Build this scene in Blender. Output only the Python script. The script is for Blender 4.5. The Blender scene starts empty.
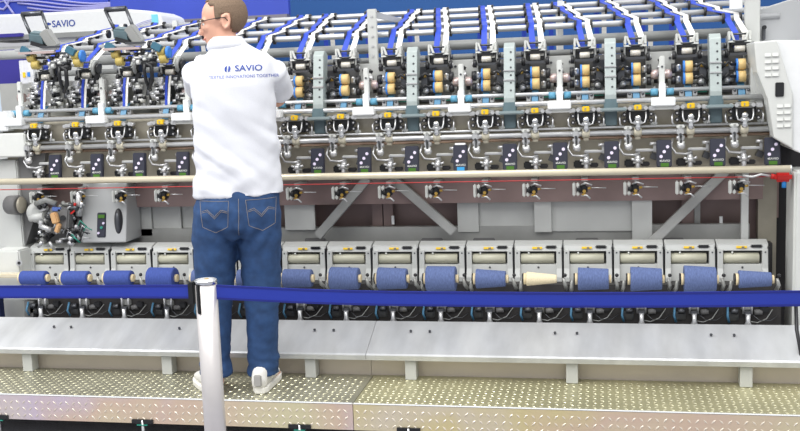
import bpy, bmesh, math, random
from mathutils import Vector, Matrix, noise
from mathutils.bvhtree import BVHTree
R = math.radians; PI = math.pi
random.seed(7)
S = bpy.context.scene
COL = S.collection

# ---------------------------------------------------------------- camera
CP = Vector((1.002, -4.784, 1.591)); YAW, PIT, ROL = .199, .136, -.038; FPX = 1000.0
_fw = Vector((-math.sin(YAW)*math.cos(PIT), math.cos(YAW)*math.cos(PIT), -math.sin(PIT)))
_r = Vector((math.cos(YAW), math.sin(YAW), 0)); _u = _r.cross(_fw)
_r2 = math.cos(ROL)*_r + math.sin(ROL)*_u; _u2 = -math.sin(ROL)*_r + math.cos(ROL)*_u
cd = bpy.data.cameras.new('camera'); cam = bpy.data.objects.new('camera', cd); COL.objects.link(cam)
cd.sensor_width = 36; cd.lens = FPX/800*36; cd.clip_start = .05; cd.clip_end = 100
m = Matrix((( _r2.x, _u2.x, -_fw.x, CP.x), (_r2.y, _u2.y, -_fw.y, CP.y), (_r2.z, _u2.z, -_fw.z, CP.z), (0,0,0,1)))
cam.matrix_world = m; S.camera = cam
def W(px, py, Y):
    d = _fw + _r2*((px-400)/FPX) + _u2*((215.5-py)/FPX)
    q = CP + d*((Y-CP.y)/d.y); return q.x, q.z

# ---------------------------------------------------------------- world and light
w = bpy.data.worlds.new('hall'); S.world = w; w.use_nodes = True
nt = w.node_tree; bg = nt.nodes['Background']
tc = nt.nodes.new('ShaderNodeTexCoord'); sp = nt.nodes.new('ShaderNodeSeparateXYZ'); cr = nt.nodes.new('ShaderNodeValToRGB')
mp = nt.nodes.new('ShaderNodeMapRange'); mp.inputs['From Min'].default_value = -1; mp.inputs['From Max'].default_value = 1
nt.links.new(tc.outputs['Generated'], sp.inputs[0]); nt.links.new(sp.outputs['Z'], mp.inputs['Value'])
nt.links.new(mp.outputs[0], cr.inputs[0]); nt.links.new(cr.outputs[0], bg.inputs['Color'])
e = cr.color_ramp.elements
e[0].position = 0; e[0].color = (.46, .46, .46, 1); e[1].position = 1; e[1].color = (1.0, 1.0, 1.0, 1)
for p_, c_ in ((.47, (.50, .50, .50, 1)), (.53, (.62, .63, .66, 1)), (.65, (1.0, 1.0, 1.02, 1))):
    n_ = e.new(p_); n_.color = c_
bg.inputs['Strength'].default_value = .80
def area(name, loc, tgt, sx, sy, power, col=(1, 1, 1)):
    l = bpy.data.lights.new(name, 'AREA'); l.shape = 'RECTANGLE'; l.size = sx; l.size_y = sy; l.energy = power; l.color = col
    o = bpy.data.objects.new(name, l); COL.objects.link(o); o.location = loc
    o.rotation_euler = (Vector(tgt)-Vector(loc)).to_track_quat('-Z', 'Y').to_euler(); return o
area('hall_light_front', (-.5, -4.2, 5.2), (0, 0, .9), 7.0, 2.6, 190, (1, .99, .97))
area('hall_light_middle', (1.8, -1.2, 5.0), (0.6, .1, .9), 4.5, .8, 70, (1, .99, .97))
area('hall_light_left', (-3.4, -2.0, 4.6), (-1.4, -.1, .9), 2.2, 1.6, 95, (1, 1, 1))
area('hall_light_back', (-1.0, 3.6, 5.0), (-1, 5.5, 1.4), 6.0, .6, 60, (1, 1, 1))
S.view_settings.view_transform = 'Standard'; S.view_settings.look = 'None'
S.view_settings.exposure = .18; S.view_settings.gamma = 1; S.view_settings.use_curve_mapping = False

# ---------------------------------------------------------------- materials
def lin(c): return tuple(((v/255+.055)/1.055)**2.4 if v/255 > .04045 else v/255/12.92 for v in c)
MATS = {}
def mat(name, rgb, rough=.5, metal=0., nz=0., scale=30., bump=0., stretch=(1, 1, 1), emit=0., spec=.5, alpha=1.):
    if name in MATS: return MATS[name]
    mm = bpy.data.materials.new(name); mm.use_nodes = True; t = mm.node_tree; b = t.nodes['Principled BSDF']
    c = lin(rgb); b.inputs['Base Color'].default_value = (*c, 1); b.inputs['Roughness'].default_value = rough
    b.inputs['Metallic'].default_value = metal; b.inputs['Specular IOR Level'].default_value = spec
    if emit: b.inputs['Emission Color'].default_value = (*c, 1); b.inputs['Emission Strength'].default_value = emit
    co = t.nodes.new('ShaderNodeTexCoord'); ma = t.nodes.new('ShaderNodeMapping'); ma.inputs['Scale'].default_value = stretch
    n = t.nodes.new('ShaderNodeTexNoise'); n.inputs['Scale'].default_value = scale; n.inputs['Detail'].default_value = 4
    t.links.new(co.outputs['Object'], ma.inputs[0]); t.links.new(ma.outputs[0], n.inputs['Vector'])
    r_ = t.nodes.new('ShaderNodeValToRGB')
    k = max(nz, .02)
    r_.color_ramp.elements[0].color = (*[max(0, v*(1-k)) for v in c], 1); r_.color_ramp.elements[1].color = (*[min(1, v*(1+k)) for v in c], 1)
    r_.color_ramp.elements[0].position = .3; r_.color_ramp.elements[1].position = .7
    t.links.new(n.outputs['Fac'], r_.inputs[0]); t.links.new(r_.outputs[0], b.inputs['Base Color'])
    if bump:
        bp = t.nodes.new('ShaderNodeBump'); bp.inputs['Strength'].default_value = bump; bp.inputs['Distance'].default_value = .002
        t.links.new(n.outputs['Fac'], bp.inputs['Height']); t.links.new(bp.outputs[0], b.inputs['Normal'])
    MATS[name] = mm; return mm
M_white = mat('white_paint', (236, 238, 238), .35)
M_offw = mat('off_white_paint', (214, 216, 212), .4)
M_lgrey = mat('light_grey_paint', (196, 198, 195), .42, nz=.05, scale=6)
M_grey = mat('grey_paint', (150, 152, 150), .45, nz=.08, scale=8)
M_mgrey = mat('mid_grey_paint', (112, 112, 112), .5, nz=.12, scale=5)
M_tan = mat('tan_metal', (172, 166, 150), .36, .35, .12, 9)
M_brown = mat('brown_grey_steel', (142, 122, 118), .40, .2, .15, 5)
M_steelp = mat('dull_steel_sheet', (168, 169, 166), .38, .25, .16, 5)
M_alu = mat('brushed_aluminium', (218, 220, 222), .32, .5, .08, 20, stretch=(1, 8, 8))
M_kick = mat('smeared_aluminium', (200, 202, 204), .34, .35, .12, 5, stretch=(2.2, .8, .8))
M_chrome = mat('chrome', (232, 234, 236), .14, 1.0)
M_silver = mat('silver_metal', (210, 211, 212), .28, .6, .05, 20)
M_dsteel = mat('dark_steel', (96, 98, 102), .35, .8, .1, 30)
M_black = mat('black_plastic', (30, 31, 34), .4)
M_rub = mat('black_rubber', (40, 40, 43), .4)
M_void = mat('dark_recess_steel', (60, 58, 58), .6, .3, .2, 8)
M_blue = mat('blue_ribbon', (44, 74, 190), .6, bump=.15, scale=200)
M_belt = mat('blue_webbing', (32, 54, 164), .55, bump=.2, scale=300)
M_belt2 = mat('dark_blue_webbing_edge', (24, 36, 128), .6)
M_wrib = mat('white_ribbon', (236, 234, 228), .7, bump=.15, scale=200)
M_cream = mat('cream_roller', (216, 186, 126), .45, nz=.08, scale=80, stretch=(.2, 1, 1))
M_bluerim = mat('blue_rim_plastic', (60, 130, 215), .4)
M_lblue = mat('light_blue_plastic', (92, 156, 186), .45)
M_steelblue = mat('steel_blue_strap', (80, 132, 166), .5)
M_teal = mat('teal_grey_casting', (98, 118, 124), .45, nz=.08)
M_teald = mat('dark_teal_plastic', (58, 104, 124), .45)
M_green = mat('green_plastic', (52, 150, 130), .5)
M_cover = mat('pale_cover', (172, 182, 180), .32, .15, nz=.05)
M_yel = mat('yellow_label', (236, 196, 34), .5)
M_gold = mat('brass', (202, 166, 84), .35, .6)
M_mustard = mat('mustard_roller', (186, 166, 92), .5, nz=.08)
M_drum = mat('pale_olive_drum', (198, 196, 176), .4, nz=.07, scale=60, stretch=(.15, 1, 1))
M_yarn = mat('blue_yarn', (92, 108, 152), .9, nz=.22, scale=120, bump=.5, stretch=(2.2, .6, .6))
M_yarnd = mat('deep_blue_yarn', (60, 80, 152), .85, nz=.16, scale=120, bump=.5, stretch=(2.2, .6, .6))
M_yarnc = mat('cream_yarn', (232, 218, 184), .9, nz=.08, scale=160, bump=.4)
M_tube = mat('paper_tube', (230, 212, 172), .7)
M_wood = mat('cream_bar_paint', (232, 222, 196), .2, .3, nz=.03)
M_red = mat('red_plastic', (206, 40, 36), .45)
M_redc = mat('red_cord', (206, 70, 70), .5)
M_pink = mat('pinkish_steel', (206, 186, 182), .3, .5)
M_disp = mat('display_panel_black', (44, 46, 60), .4)
M_btn = mat('white_button', (226, 216, 240), .5)
M_led = mat('green_digits', (58, 106, 14), .5, emit=.1)
M_ledb = mat('blue_digits', (44, 140, 196), .5, emit=.3)
M_shirt = mat('white_polo_cotton', (228, 230, 236), .85, nz=.01, bump=.15, scale=250)
M_skin = mat('skin', (222, 170, 146), .5, nz=.06, scale=14)
M_hair = mat('short_brown_hair', (122, 102, 84), .8, nz=.25, scale=260, bump=.6)
M_stub = mat('stubble', (170, 134, 112), .7, nz=.2, scale=300)
M_lips = mat('lips', (186, 112, 100), .5)
M_jean = mat('blue_denim', (40, 70, 112), .85, nz=.22, scale=26, bump=.1)
M_stitch = mat('tan_stitching', (136, 130, 128), .8)
M_shoe = mat('white_canvas', (232, 230, 224), .7)
M_sole = mat('white_rubber_sole', (242, 240, 234), .5)
M_shoeg = mat('grey_heel_tab', (168, 166, 162), .7)
M_text = mat('navy_print', (48, 74, 158), .7)
M_text2 = mat('pale_blue_print', (84, 100, 178), .7)
M_wallb = mat('blue_wall', (34, 86, 150), .7, nz=.04, scale=.6)
M_panelb = mat('blue_panel', (62, 84, 196), .6, nz=.18, scale=.9)
M_purple = mat('purple_blue_board', (58, 52, 150), .6)
M_pale = mat('pale_print', (176, 176, 232), .6)
M_cyan = mat('cyan_square', (130, 224, 240), .5)
M_beige = mat('beige_pillar', (206, 184, 166), .7)
M_carpet = mat('dark_grey_carpet', (150, 150, 158), .95, nz=.25, scale=120, bump=.4)
M_tread = mat('checker_plate_aluminium', (166, 164, 146), .38, .5, .2, 3)
M_lug = mat('raised_tread_aluminium', (238, 234, 200), .24, .7, .1, 3)
M_riserlug = mat('raised_riser_lug', (232, 222, 206), .28, .55, .1, 3)
# slight rainbow tarnish of the step's riser, worn on in broad patches
def riser_mat(yellow=False):
    mm = bpy.data.materials.new('tarnished_riser_plate'); mm.use_nodes = True; t = mm.node_tree; b = t.nodes['Principled BSDF']
    b.inputs['Metallic'].default_value = .25; b.inputs['Roughness'].default_value = .36
    co = t.nodes.new('ShaderNodeTexCoord'); n = t.nodes.new('ShaderNodeTexNoise'); n.inputs['Scale'].default_value = 1.6; n.inputs['Detail'].default_value = 3
    r_ = t.nodes.new('ShaderNodeValToRGB'); el = r_.color_ramp.elements
    el[0].position = .3; el[0].color = (*lin((214, 204, 190)), 1); el[1].position = .72; el[1].color = (*lin((214, 206, 170)), 1)
    a = el.new(.44); a.color = (*lin((212, 198, 150) if yellow else (206, 192, 206)), 1); a = el.new(.56); a.color = (*lin((214, 190, 170)), 1)
    t.links.new(co.outputs['Object'], n.inputs['Vector']); t.links.new(n.outputs['Fac'], r_.inputs[0]); t.links.new(r_.outputs[0], b.inputs['Base Color'])
    return mm
M_riser = riser_mat(); M_riser2 = riser_mat(True)
M_tread2 = mat('yellowed_checker_plate', (178, 174, 140), .38, .45, .2, 3)

# ---------------------------------------------------------------- mesh helpers
class MB:
    def __init__(s): s.bm = bmesh.new(); s.mats = []
    def mi(s, m_):
        if m_ not in s.mats: s.mats.append(m_)
        return s.mats.index(m_)
    def _fin(s, n0, m_, smooth=False):
        s.bm.faces.ensure_lookup_table(); k = s.mi(m_)
        for f in s.bm.faces[n0:]: f.material_index = k; f.smooth = smooth
    def box(s, c, d, m_, rot=(0, 0, 0), bev=0.0):
        n0 = len(s.bm.faces); t = bmesh.new(); bmesh.ops.create_cube(t, size=1)
        bmesh.ops.scale(t, vec=d, verts=t.verts)
        if bev: bmesh.ops.bevel(t, geom=t.edges[:], offset=min(bev, min(d)*.45), segments=2, affect='EDGES')
        bmesh.ops.rotate(t, cent=(0, 0, 0), matrix=Euler3(rot), verts=t.verts); bmesh.ops.translate(t, vec=c, verts=t.verts)
        s._merge(t, m_, False); return s
    def _merge(s, t, m_, smooth):
        k = s.mi(m_); vm = {}
        for v in t.verts: vm[v] = s.bm.verts.new(v.co)
        for f in t.faces:
            try:
                g = s.bm.faces.new([vm[v] for v in f.verts]); g.material_index = k; g.smooth = smooth and len(f.verts) == 4
            except ValueError: pass
        t.free()
    def cyl(s, a, b, r1, m_, r2=None, seg=14, smooth=True):
        a = Vector(a); b = Vector(b); d = b-a; L = d.length; r2 = r1 if r2 is None else r2
        t = bmesh.new(); bmesh.ops.create_cone(t, cap_ends=True, segments=seg, radius1=r1, radius2=r2, depth=L)
        q = d.to_track_quat('Z', 'Y').to_matrix()
        bmesh.ops.rotate(t, cent=(0, 0, 0), matrix=q, verts=t.verts); bmesh.ops.translate(t, vec=(a+b)/2, verts=t.verts)
        s._merge(t, m_, smooth); return s
    def sph(s, c, r, m_, sc=(1, 1, 1), seg=12):
        t = bmesh.new(); bmesh.ops.create_uvsphere(t, u_segments=seg, v_segments=max(6, seg*2//3), radius=r)
        bmesh.ops.scale(t, vec=sc, verts=t.verts); bmesh.ops.translate(t, vec=c, verts=t.verts)
        k = s.mi(m_); vm = {v: s.bm.verts.new(v.co) for v in t.verts}
        for f in t.faces:
            g = s.bm.faces.new([vm[v] for v in f.verts]); g.material_index = k; g.smooth = True
        t.free(); return s
    def lathe(s, prof, m_, a=(0, 0, 0), axis=(1, 0, 0), seg=20):
        """prof: (t along axis, radius)"""
        a = Vector(a); q = Vector(axis).to_track_quat('Z', 'Y').to_matrix(); k = s.mi(m_); rings = []
        for t_, r_ in prof:
            rings.append([s.bm.verts.new(a + q @ Vector((r_*math.cos(2*PI*j/seg), r_*math.sin(2*PI*j/seg), t_))) for j in range(seg)])
        for i in range(len(rings)-1):
            for j in range(seg):
                f = s.bm.faces.new((rings[i][j], rings[i][(j+1) % seg], rings[i+1][(j+1) % seg], rings[i+1][j])); f.material_index = k; f.smooth = True
        for rg in (rings[0][::-1], rings[-1]):
            f = s.bm.faces.new(rg); f.material_index = k
        return s
    def tube(s, pts, r, m_, seg=8, caps=True):
        pts = [Vector(p) for p in pts]; k = s.mi(m_); rings = []
        rr = r if isinstance(r, (list, tuple)) else [r]*len(pts)
        up = None
        for i, p in enumerate(pts):
            d = (pts[min(i+1, len(pts)-1)]-pts[max(i-1, 0)]).normalized()
            if up is None: up = Vector((0, 0, 1)) if abs(d.z) < .9 else Vector((0, 1, 0))
            x = d.cross(up).normalized(); y = x.cross(d).normalized(); up = y
            rings.append([s.bm.verts.new(p + rr[i]*(x*math.cos(2*PI*j/seg)+y*math.sin(2*PI*j/seg))) for j in range(seg)])
        for i in range(len(rings)-1):
            for j in range(seg):
                f = s.bm.faces.new((rings[i][j], rings[i+1][j], rings[i+1][(j+1) % seg], rings[i][(j+1) % seg])); f.material_index = k; f.smooth = True
        if caps:
            for rg in (rings[0], rings[-1][::-1]):
                f = s.bm.faces.new(rg); f.material_index = k
        return s
    def prism(s, prof, x0, x1, m_, axis='x'):
        """prof: (y,z) outline extruded along x (or (x,z) along y)"""
        k = s.mi(m_)
        def P(a, u, v): return (a, u, v) if axis == 'x' else (u, a, v)
        A = [s.bm.verts.new(P(x0, u, v)) for u, v in prof]; B = [s.bm.verts.new(P(x1, u, v)) for u, v in prof]
        fs = [s.bm.faces.new(A), s.bm.faces.new(B[::-1])]
        for i in range(len(prof)): fs.append(s.bm.faces.new((A[i], B[i], B[(i+1) % len(prof)], A[(i+1) % len(prof)])))
        for f in fs: f.material_index = k
        return s
    def ribbon(s, pts, width, m_, th=.002, wdir=(1, 0, 0)):
        wv = Vector(wdir).normalized()*width/2; k = s.mi(m_); rows = []
        pts = [Vector(p) for p in pts]
        for i, p in enumerate(pts):
            d = (pts[min(i+1, len(pts)-1)]-pts[max(i-1, 0)]).normalized(); n = wv.cross(d).normalized()*th/2
            rows.append([s.bm.verts.new(q) for q in (p-wv-n, p+wv-n, p+wv+n, p-wv+n)])
        for i in range(len(rows)-1):
            for j in range(4):
                f = s.bm.faces.new((rows[i][j], rows[i][(j+1) % 4], rows[i+1][(j+1) % 4], rows[i+1][j])); f.material_index = k
        for rg in (rows[0][::-1], rows[-1]): s.bm.faces.new(rg).material_index = k
        return s
    def build(s, name, parent=None, loc=(0, 0, 0), bevel=0, label=None):
        bmesh.ops.recalc_face_normals(s.bm, faces=s.bm.faces[:])
        me = bpy.data.meshes.new(name); s.bm.to_mesh(me); s.bm.free()
        for m_ in s.mats: me.materials.append(m_)
        o = bpy.data.objects.new(name, me); COL.objects.link(o); o.location = loc
        if parent: o.parent = parent
        if bevel:
            b = o.modifiers.new('bevel', 'BEVEL'); b.width = bevel; b.segments = 2; b.limit_method = 'ANGLE'
        if label: o['label'] = label
        return o
from mathutils import Euler
def Euler3(r): return Euler(r).to_matrix()
def thing(name, label, cat, loc=(0, 0, 0), rz=0, group=None):
    o = bpy.data.objects.new(name, None); COL.objects.link(o); o.empty_display_size = .05
    o.location = loc; o.rotation_euler = (0, 0, rz); return tag(o, label, cat, group)
def tag(o, label, cat, group=None):
    o['label'] = label; o['category'] = cat
    if group: o['group'] = group
    return o
def struct(o): o['kind'] = 'structure'; return o
def copy_tree(o, parent=None):
    c = o.copy(); COL.objects.link(c)
    if parent: c.parent = parent
    for ch in list(kids.get(o.name, [])): copy_tree(ch, c)
    return c
kids = {}
def reg(*objs):
    """remember children lists of prototype things"""
    for o in objs:
        kids[o.name] = [x for x in COL.objects if x.parent == o]
        for x in kids[o.name]: reg(x)
N = 16; PITCH = .235
def UX(i): return (i-8)*PITCH
ORD = ['first', 'second', 'third', 'fourth', 'fifth', 'sixth', 'seventh', 'eighth', 'ninth', 'tenth']
def where(i):
    if i < 4: return ORD[i]+' from the left end'
    if i < 6: return 'behind the man on his '+('left' if i == 4 else 'right')+' side'
    if i == 15: return 'last at the right end'
    return ORD[i-6]+' to the right of the man'

# ================================================================ SETTING
b = MB(); b.box((0, 1.5, -.02), (16, 13, .04), M_carpet); struct(b.build('floor'))
b = MB(); b.box((1.2, 6.1, 2.0), (11, .1, 4.0), M_wallb); struct(b.build('wall_back'))

# blue display panels hung in front of the wall, left
def bgpanel(x0, x1, y0, y1, Y, m_, name, label, cat, parts=None):
    xa, za = W(x0, y1, Y); xb, zb = W(x1, y0, Y)
    return tag(MB().box(((xa+xb)/2, Y+.03, (za+zb)/2), (xb-xa, .06, zb-za), m_).build(name), label, cat)
def glow_panel():
    t = thing('display_panel', 'shiny blue display panel behind the man\'s head, pale highlight at top', 'panel', (0, 0, 0))
    xa, za = W(112, 26, 4.2); xb, zb = W(286, -40, 4.2)
    t.location = (xa, 4.2, 0)
    MB().box(((xb-xa)/2, .03, (za+zb)/2+.02), (xb-xa, .06, zb-za), M_panelb).build('board', t)
    MB().box(((xb-xa)/2, -.01, za), (xb-xa, .1, .05), mat('grey_rail', (128, 124, 136), .4, .3)).build('bottom_rail', t)
glow_panel()
t = thing('display_panel', 'purple blue display panel at far left with pale swirling artwork lines', 'panel')
xa, za = W(-12, 22, 4.25); xb, zb = W(105, -40, 4.25); t.location = (xa, 4.25, 0)
MB().box(((xb-xa)/2, .03, (za+zb)/2), (xb-xa, .06, zb-za), M_panelb).build('board', t)
b = MB()
for k in range(6):
    z_ = W(10, 1+k*2.6, 4.2)[1]; b.tube([(.15+.1*k+u*.11, -.02, z_+.03*math.sin(u*.5+k)-.004*u) for u in range(15-k)], .009, M_pale, 5)
b.tube([(.02+u*.035, -.02, za+.06+.02*u+.05*math.sin(u*.9)) for u in range(12)], .012, M_pale, 5)
b.tube([(.30-u*.02, -.02, za+.06+.03*u) for u in range(12)], .012, M_pale, 5)
b.build('artwork', t)
tag(MB().box((W(110, 5, 4.5)[0], 4.5, 1.5), (.16, .12, 3.4), M_beige).build('beige_pillar'), 'slim beige pillar between the two blue panels', 'pillar')

# ================================================================ BACKGROUND MACHINE (white, left)
t = thing('background_machine', 'long white machine behind at upper left with blue lettering and cyan square', 'machine', (-3, 3.0, 0))
def wl(px, py, Y): x, z = W(px, py, Y); return x+3, z
b = MB()
xa, zt = wl(-15, 15, 3.0); xb, zb = wl(163, 10, 3.0); _, zl = wl(-15, 37, 3.0); _, zr = wl(163, 49, 3.0)
x2, z2 = wl(112, 8, 3.0)
b.prism([(xa, zl), (xa, zt), (wl(40, 13, 3)[0], wl(40, 13, 3)[1]), (x2, z2), (xb-.12, zb), (xb-.03, zb-.04), (xb, zb-.14), (xb, zr)], 0, .5, M_white, axis='y')
b.build('hood', t, bevel=.02)
MB().box(((xa+xb)/2-.3, .2, wl(50, 36, 3)[1]), (xb-xa-.5, .5, .04), M_grey).build('ledge', t)
MB().box(((xa+xb)/2-.3, .25, wl(40, 60, 3)[1]-.1), (xb-xa-.4, .4, .45), M_offw).build('lower_casing', t)
a1, c1 = wl(155, 19, 3.0); MB().box((a1, -.004, c1), (.055, .006, .075), M_cyan).build('cyan_square', t)
b = MB()
for k in range(3):
    b.tube([(wl(132+u*3.5, 27+k*2.5-8*math.sin(u/6*1.3), 3)[0], -.004, wl(132+u*3.5, 27+k*2.5-8*math.sin(u/6*1.3)-k, 3)[1]) for u in range(7)], .0018, M_pale, 5)
b.build('blue_line', t)
def text_mesh(body, size, m_, name, bold=True):
    cu = bpy.data.curves.new(name, 'FONT'); cu.body = body; cu.size = size; cu.align_x = 'CENTER'; cu.align_y = 'CENTER'
    cu.offset = size*.012 if bold else 0; cu.resolution_u = 3
    o = bpy.data.objects.new('tmp', cu); COL.objects.link(o); dg = bpy.context.evaluated_depsgraph_get()
    me = bpy.data.meshes.new_from_object(o.evaluated_get(dg)); bpy.data.objects.remove(o); bpy.data.curves.remove(cu)
    me.name = name; me.materials.clear(); me.materials.append(m_); return me
def text_obj(body, size, m_, name, parent, loc, rot=(PI/2, 0, 0), sx=1):
    me = text_mesh(body, size, m_, name); o = bpy.data.objects.new(name, me); COL.objects.link(o)
    o.parent = parent; o.location = loc; o.rotation_euler = rot; o.scale = (sx, 1, 1); return o
a1, c1 = wl(60.5, 24, 3.0); text_obj('SAVIO', .078, M_text, 'lettering', t, (a1+.03, -.004, c1), sx=.98)
a1, c1 = wl(48.5, 24, 3.0)
MB().cyl((a1, -.001, c1), (a1, -.005, c1), .012, M_text).cyl((a1+.016, -.001, c1), (a1+.016, -.005, c1), .008, M_text).build('round_emblem', t)
# purple boards under it
bgpanel(-12, 20, 33, 38, 2.9, M_purple, 'sign_strip', 'narrow dark purple strip low on the white machine at far left', 'sign')
bgpanel(-12, 22, 49, 90, 2.6, M_purple, 'purple_board', 'purple blue board behind the far left end of the machine', 'board')
xa, za = W(-14, 56, 2.2); xb, zb = W(30, 55, 2.2)
tag(MB().cyl((xa, 2.2, za), (xb+.8, 2.2, za), .035, M_lgrey).build('horizontal_pipe'), 'thick grey horizontal pipe in front of the purple board', 'pipe')
# counter with white trays at left
t = thing('work_counter', 'pale blue grey counter carrying white trays at the far left', 'counter', (W(8, 100, 1.0)[0], 1.0, 0))
zc = W(8, 93, 1.0)[1]
MB().box((-.25, .25, zc-.06), (1.0, .5, .13), mat('pale_blue_grey', (188, 200, 216), .45), bev=.01).build('worktop', t)
MB().box((-.25, .28, (zc-.12)/2), (.9, .4, zc-.12), M_mgrey).build('cabinet_body', t)
for k, px in enumerate((-2, 9, 20)):
    x_, z_ = W(px, 89, .95)
    tag(MB().lathe([(-.03, .02), (0, .032), (.004, .034), (.004, .028), (-.02, .02)], M_white, (x_, 1.05, zc+.045), (0, 0, 1)).build('white_bowl'), ('white bowl on the counter, leftmost at the frame edge', 'white bowl on the counter, middle of the three', 'white bowl on the counter, nearest the machine')[k], 'bowl', 'white bowls on the far left counter')

# ================================================================ MACHINE FRAME
XL, XR = UX(0)-.22, UX(15)+.16
fr = thing('spinning_machine_frame', 'long grey steel frame of the textile machine with struts and casings', 'machine frame', (0, .5, 0))
def F(mb, name, **k): o = mb.build(name, fr, (0, -.5, 0), **k); return o
b = MB(); b.prism([(.05, 1.13), (.05, 1.30), (.02, 1.42), (.10, 1.46), (.50, 1.46), (.50, 1.13)], XL, XR, M_tan); F(b, 'middle_casing')
F(MB().box((UX(10)-.03, .27, 1.56), (UX(15)-UX(5)+.30, .01, .22), M_mgrey), 'rear_sheet'); F(MB().box((UX(2)-.07, .27, 1.55), (UX(5)-UX(0)+.36, .01, .19), M_steelp), 'rear_sheet')
for k in range(8):                               # pierced plates behind the cream rollers
    x = UX(2*k+1)+PITCH/2 if k < 7 else UX(15)+.1; b = MB()
    b.box((x, .20, 1.575), (.135, .01, .19), M_lgrey); b.box((x, .25, 1.668), (.135, .10, .008), M_lgrey); b.box((x, .19, 1.515), (.12, .01, .03), M_steelp); b.cyl((x-.045, .196, 1.64), (x-.045, .190, 1.64), .006, M_dsteel); b.cyl((x+.045, .196, 1.64), (x+.045, .190, 1.64), .006, M_dsteel)
    F(b, 'backing_plate')
for k in range(8):
    x = UX(2*k)+PITCH/2; b = MB()
    b.box((x, .25, 1.56), (.16, .02, .17), M_dsteel)
    for j in range(7):
        b.cyl((x-.09+.03*j, .13+.01*(j % 3), 1.50+.018*((j*3) % 5)), (x-.07+.03*j, .13, 1.51+.018*((j*2) % 5)), .011, (M_silver, M_black, M_dsteel)[j % 3])
    F(b, 'drive_gear')
# back panels low
xs = [XL, UX(6)+.02, UX(11)+.1, XR+.25]
b = MB(); b.box(((XL+XR)/2+.0, .32, .90), (XR-XL-.1, .02, .42), M_brown); F(b, 'lower_back_panel')
b = MB(); b.prism([(.10, 1.12), (.13, .965), (.15, .965), (.12, 1.12)], XL+.05, XR-.05, M_brown); F(b, 'upper_back_panel')
b = MB(); b.box(((XL+XR)/2, .26, 1.105), (XR-XL, .30, .05), M_brown); F(b, 'under_casing_panel')
def beamZ(): pass
zt = W(438, 226, .2)[1]; zb_ = W(438, 246, .2)[1]
b = MB(); b.box(((XL+XR)/2-.05, .2, (zt+.70)/2), (XR-XL-.1, .04, zt-.70), M_steelp)
F(b, 'cross_beam')
for px in (315, 432, 484, 587, 652, 672):
    x_, z_ = W(px, 239, .17); F(MB().box((x_, .172, z_-.012), (.11, .012, .035), M_mgrey, bev=.004), 'beam_bracket')
def strut(px0, py0, px1, py1, Y, wd, m_):
    x0, z0 = W(px0, py0, Y); x1, z1 = W(px1, py1, Y); d = math.hypot(x1-x0, z1-z0); a = math.atan2(z1-z0, x1-x0)
    return MB().box(((x0+x1)/2, Y, (z0+z1)/2), (d, .03, wd), m_, rot=(0, -a, 0), bev=.003)
for a in ((368, 178, 318, 236), (392, 178, 454, 232), (726, 170, 650, 244)):
    F(strut(*a, .09, .045, M_steelp), 'diagonal_strut')
for px, wd, m_ in ((377, .055, M_brown), (388, .05, M_brown), (688, .06, M_brown), (697, .03, M_steelp)):
    x_, z_ = W(px, 205, .25); F(MB().box((x_, .26, .93), (wd, .03, .4), m_), 'upright')
x_, z_ = W(744.5, 210, .1); F(MB().box((x_, .1, .92), (.032, .03, .46), M_lgrey), 'upright', label='pale grey upright')
x_, z_ = W(768, 210, .2); F(MB().box((x_+.0, .25, .80), (.085, .06, .9), M_tan), 'upright')
x_, z_ = W(779, 205, .2); F(MB().box((x_-.01, .27, .98), (.03, .06, .24), M_brown), 'upright')
F(MB().box((W(788, 230, .35)[0], .36, .8), (.25, .04, 1.1), mat('dark_space_black', (34, 32, 33), .6)), 'dark_space_sheet')  # near-black sheet put in for the shade of the dark space at this end
for px, py in ((101, 226), (393, 220), (721, 221)):
    x_, z_ = W(px, py, .22); F(MB().box((x_, .22, z_), (.014, .01, .045), M_white), 'white_tag')
# light channel boxes
def channel(pxs, py0, py1, Y, flap):
    b = MB(); xs_ = [W(p, py0, Y)[0] for p in pxs]; z0 = W(pxs[0], py0, Y)[1]; z1 = W(pxs[0], py1, Y)[1]
    for i in range(len(xs_)-1):
        y0 = Y+(.03 if i % 2 == 0 else 0); y1 = Y+(0 if i % 2 == 0 else .0)
        b.prism([(xs_[i], z1), (xs_[i], z0), (xs_[i+1], z0), (xs_[i+1], z1)], Y-.0+.02*i, Y+.015+.02*i, M_lgrey, axis='y')
    b.prism([(Y, z0), (Y+.12, z0+.006), (Y+.12, z0-.006), (Y, z0-.012)], xs_[0], xs_[-1], M_steelp)
    return b
b = channel((457, 478, 534), 198, 232, .17, 0); F(b, 'guard_trough')
b = channel((534, 551, 632), 195, 232, .15, 0); F(b, 'guard_trough')
b = channel((632, 652), 196, 246, .14, 0); F(b, 'guard_trough')
b = channel((284, 314), 202, 230, .16, 0); F(b, 'guard_trough')
b = channel((122, 150, 178, 197), 203, 236, .18, 0); F(b, 'guard_trough')
b = MB(); b.box(((XL+XR)/2+.11, .15, .30), (XR-XL-.22, .5, .60), M_void); F(b, 'base_casing')
b = MB(); b.box(((XL+XR)/2, .30, .62), (XR-XL, .3, .26), M_void); F(b, 'rear_casing')
for k in range(9):
    x = UX(2*k)-PITCH/2; F(MB().box((x, .55, .7), (.05, .05, 1.4), M_mgrey), 'rear_leg')

# rods running the length of the machine
def rod(name, z, y, r, m_, label, x0=XL, x1=XR, cat='rod'):
    o = MB().cyl((0, 0, 0), (x1-x0, 0, 0), r, m_, seg=16).build(name, None, (x0, y, z)); return tag(o, label, cat)
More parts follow.
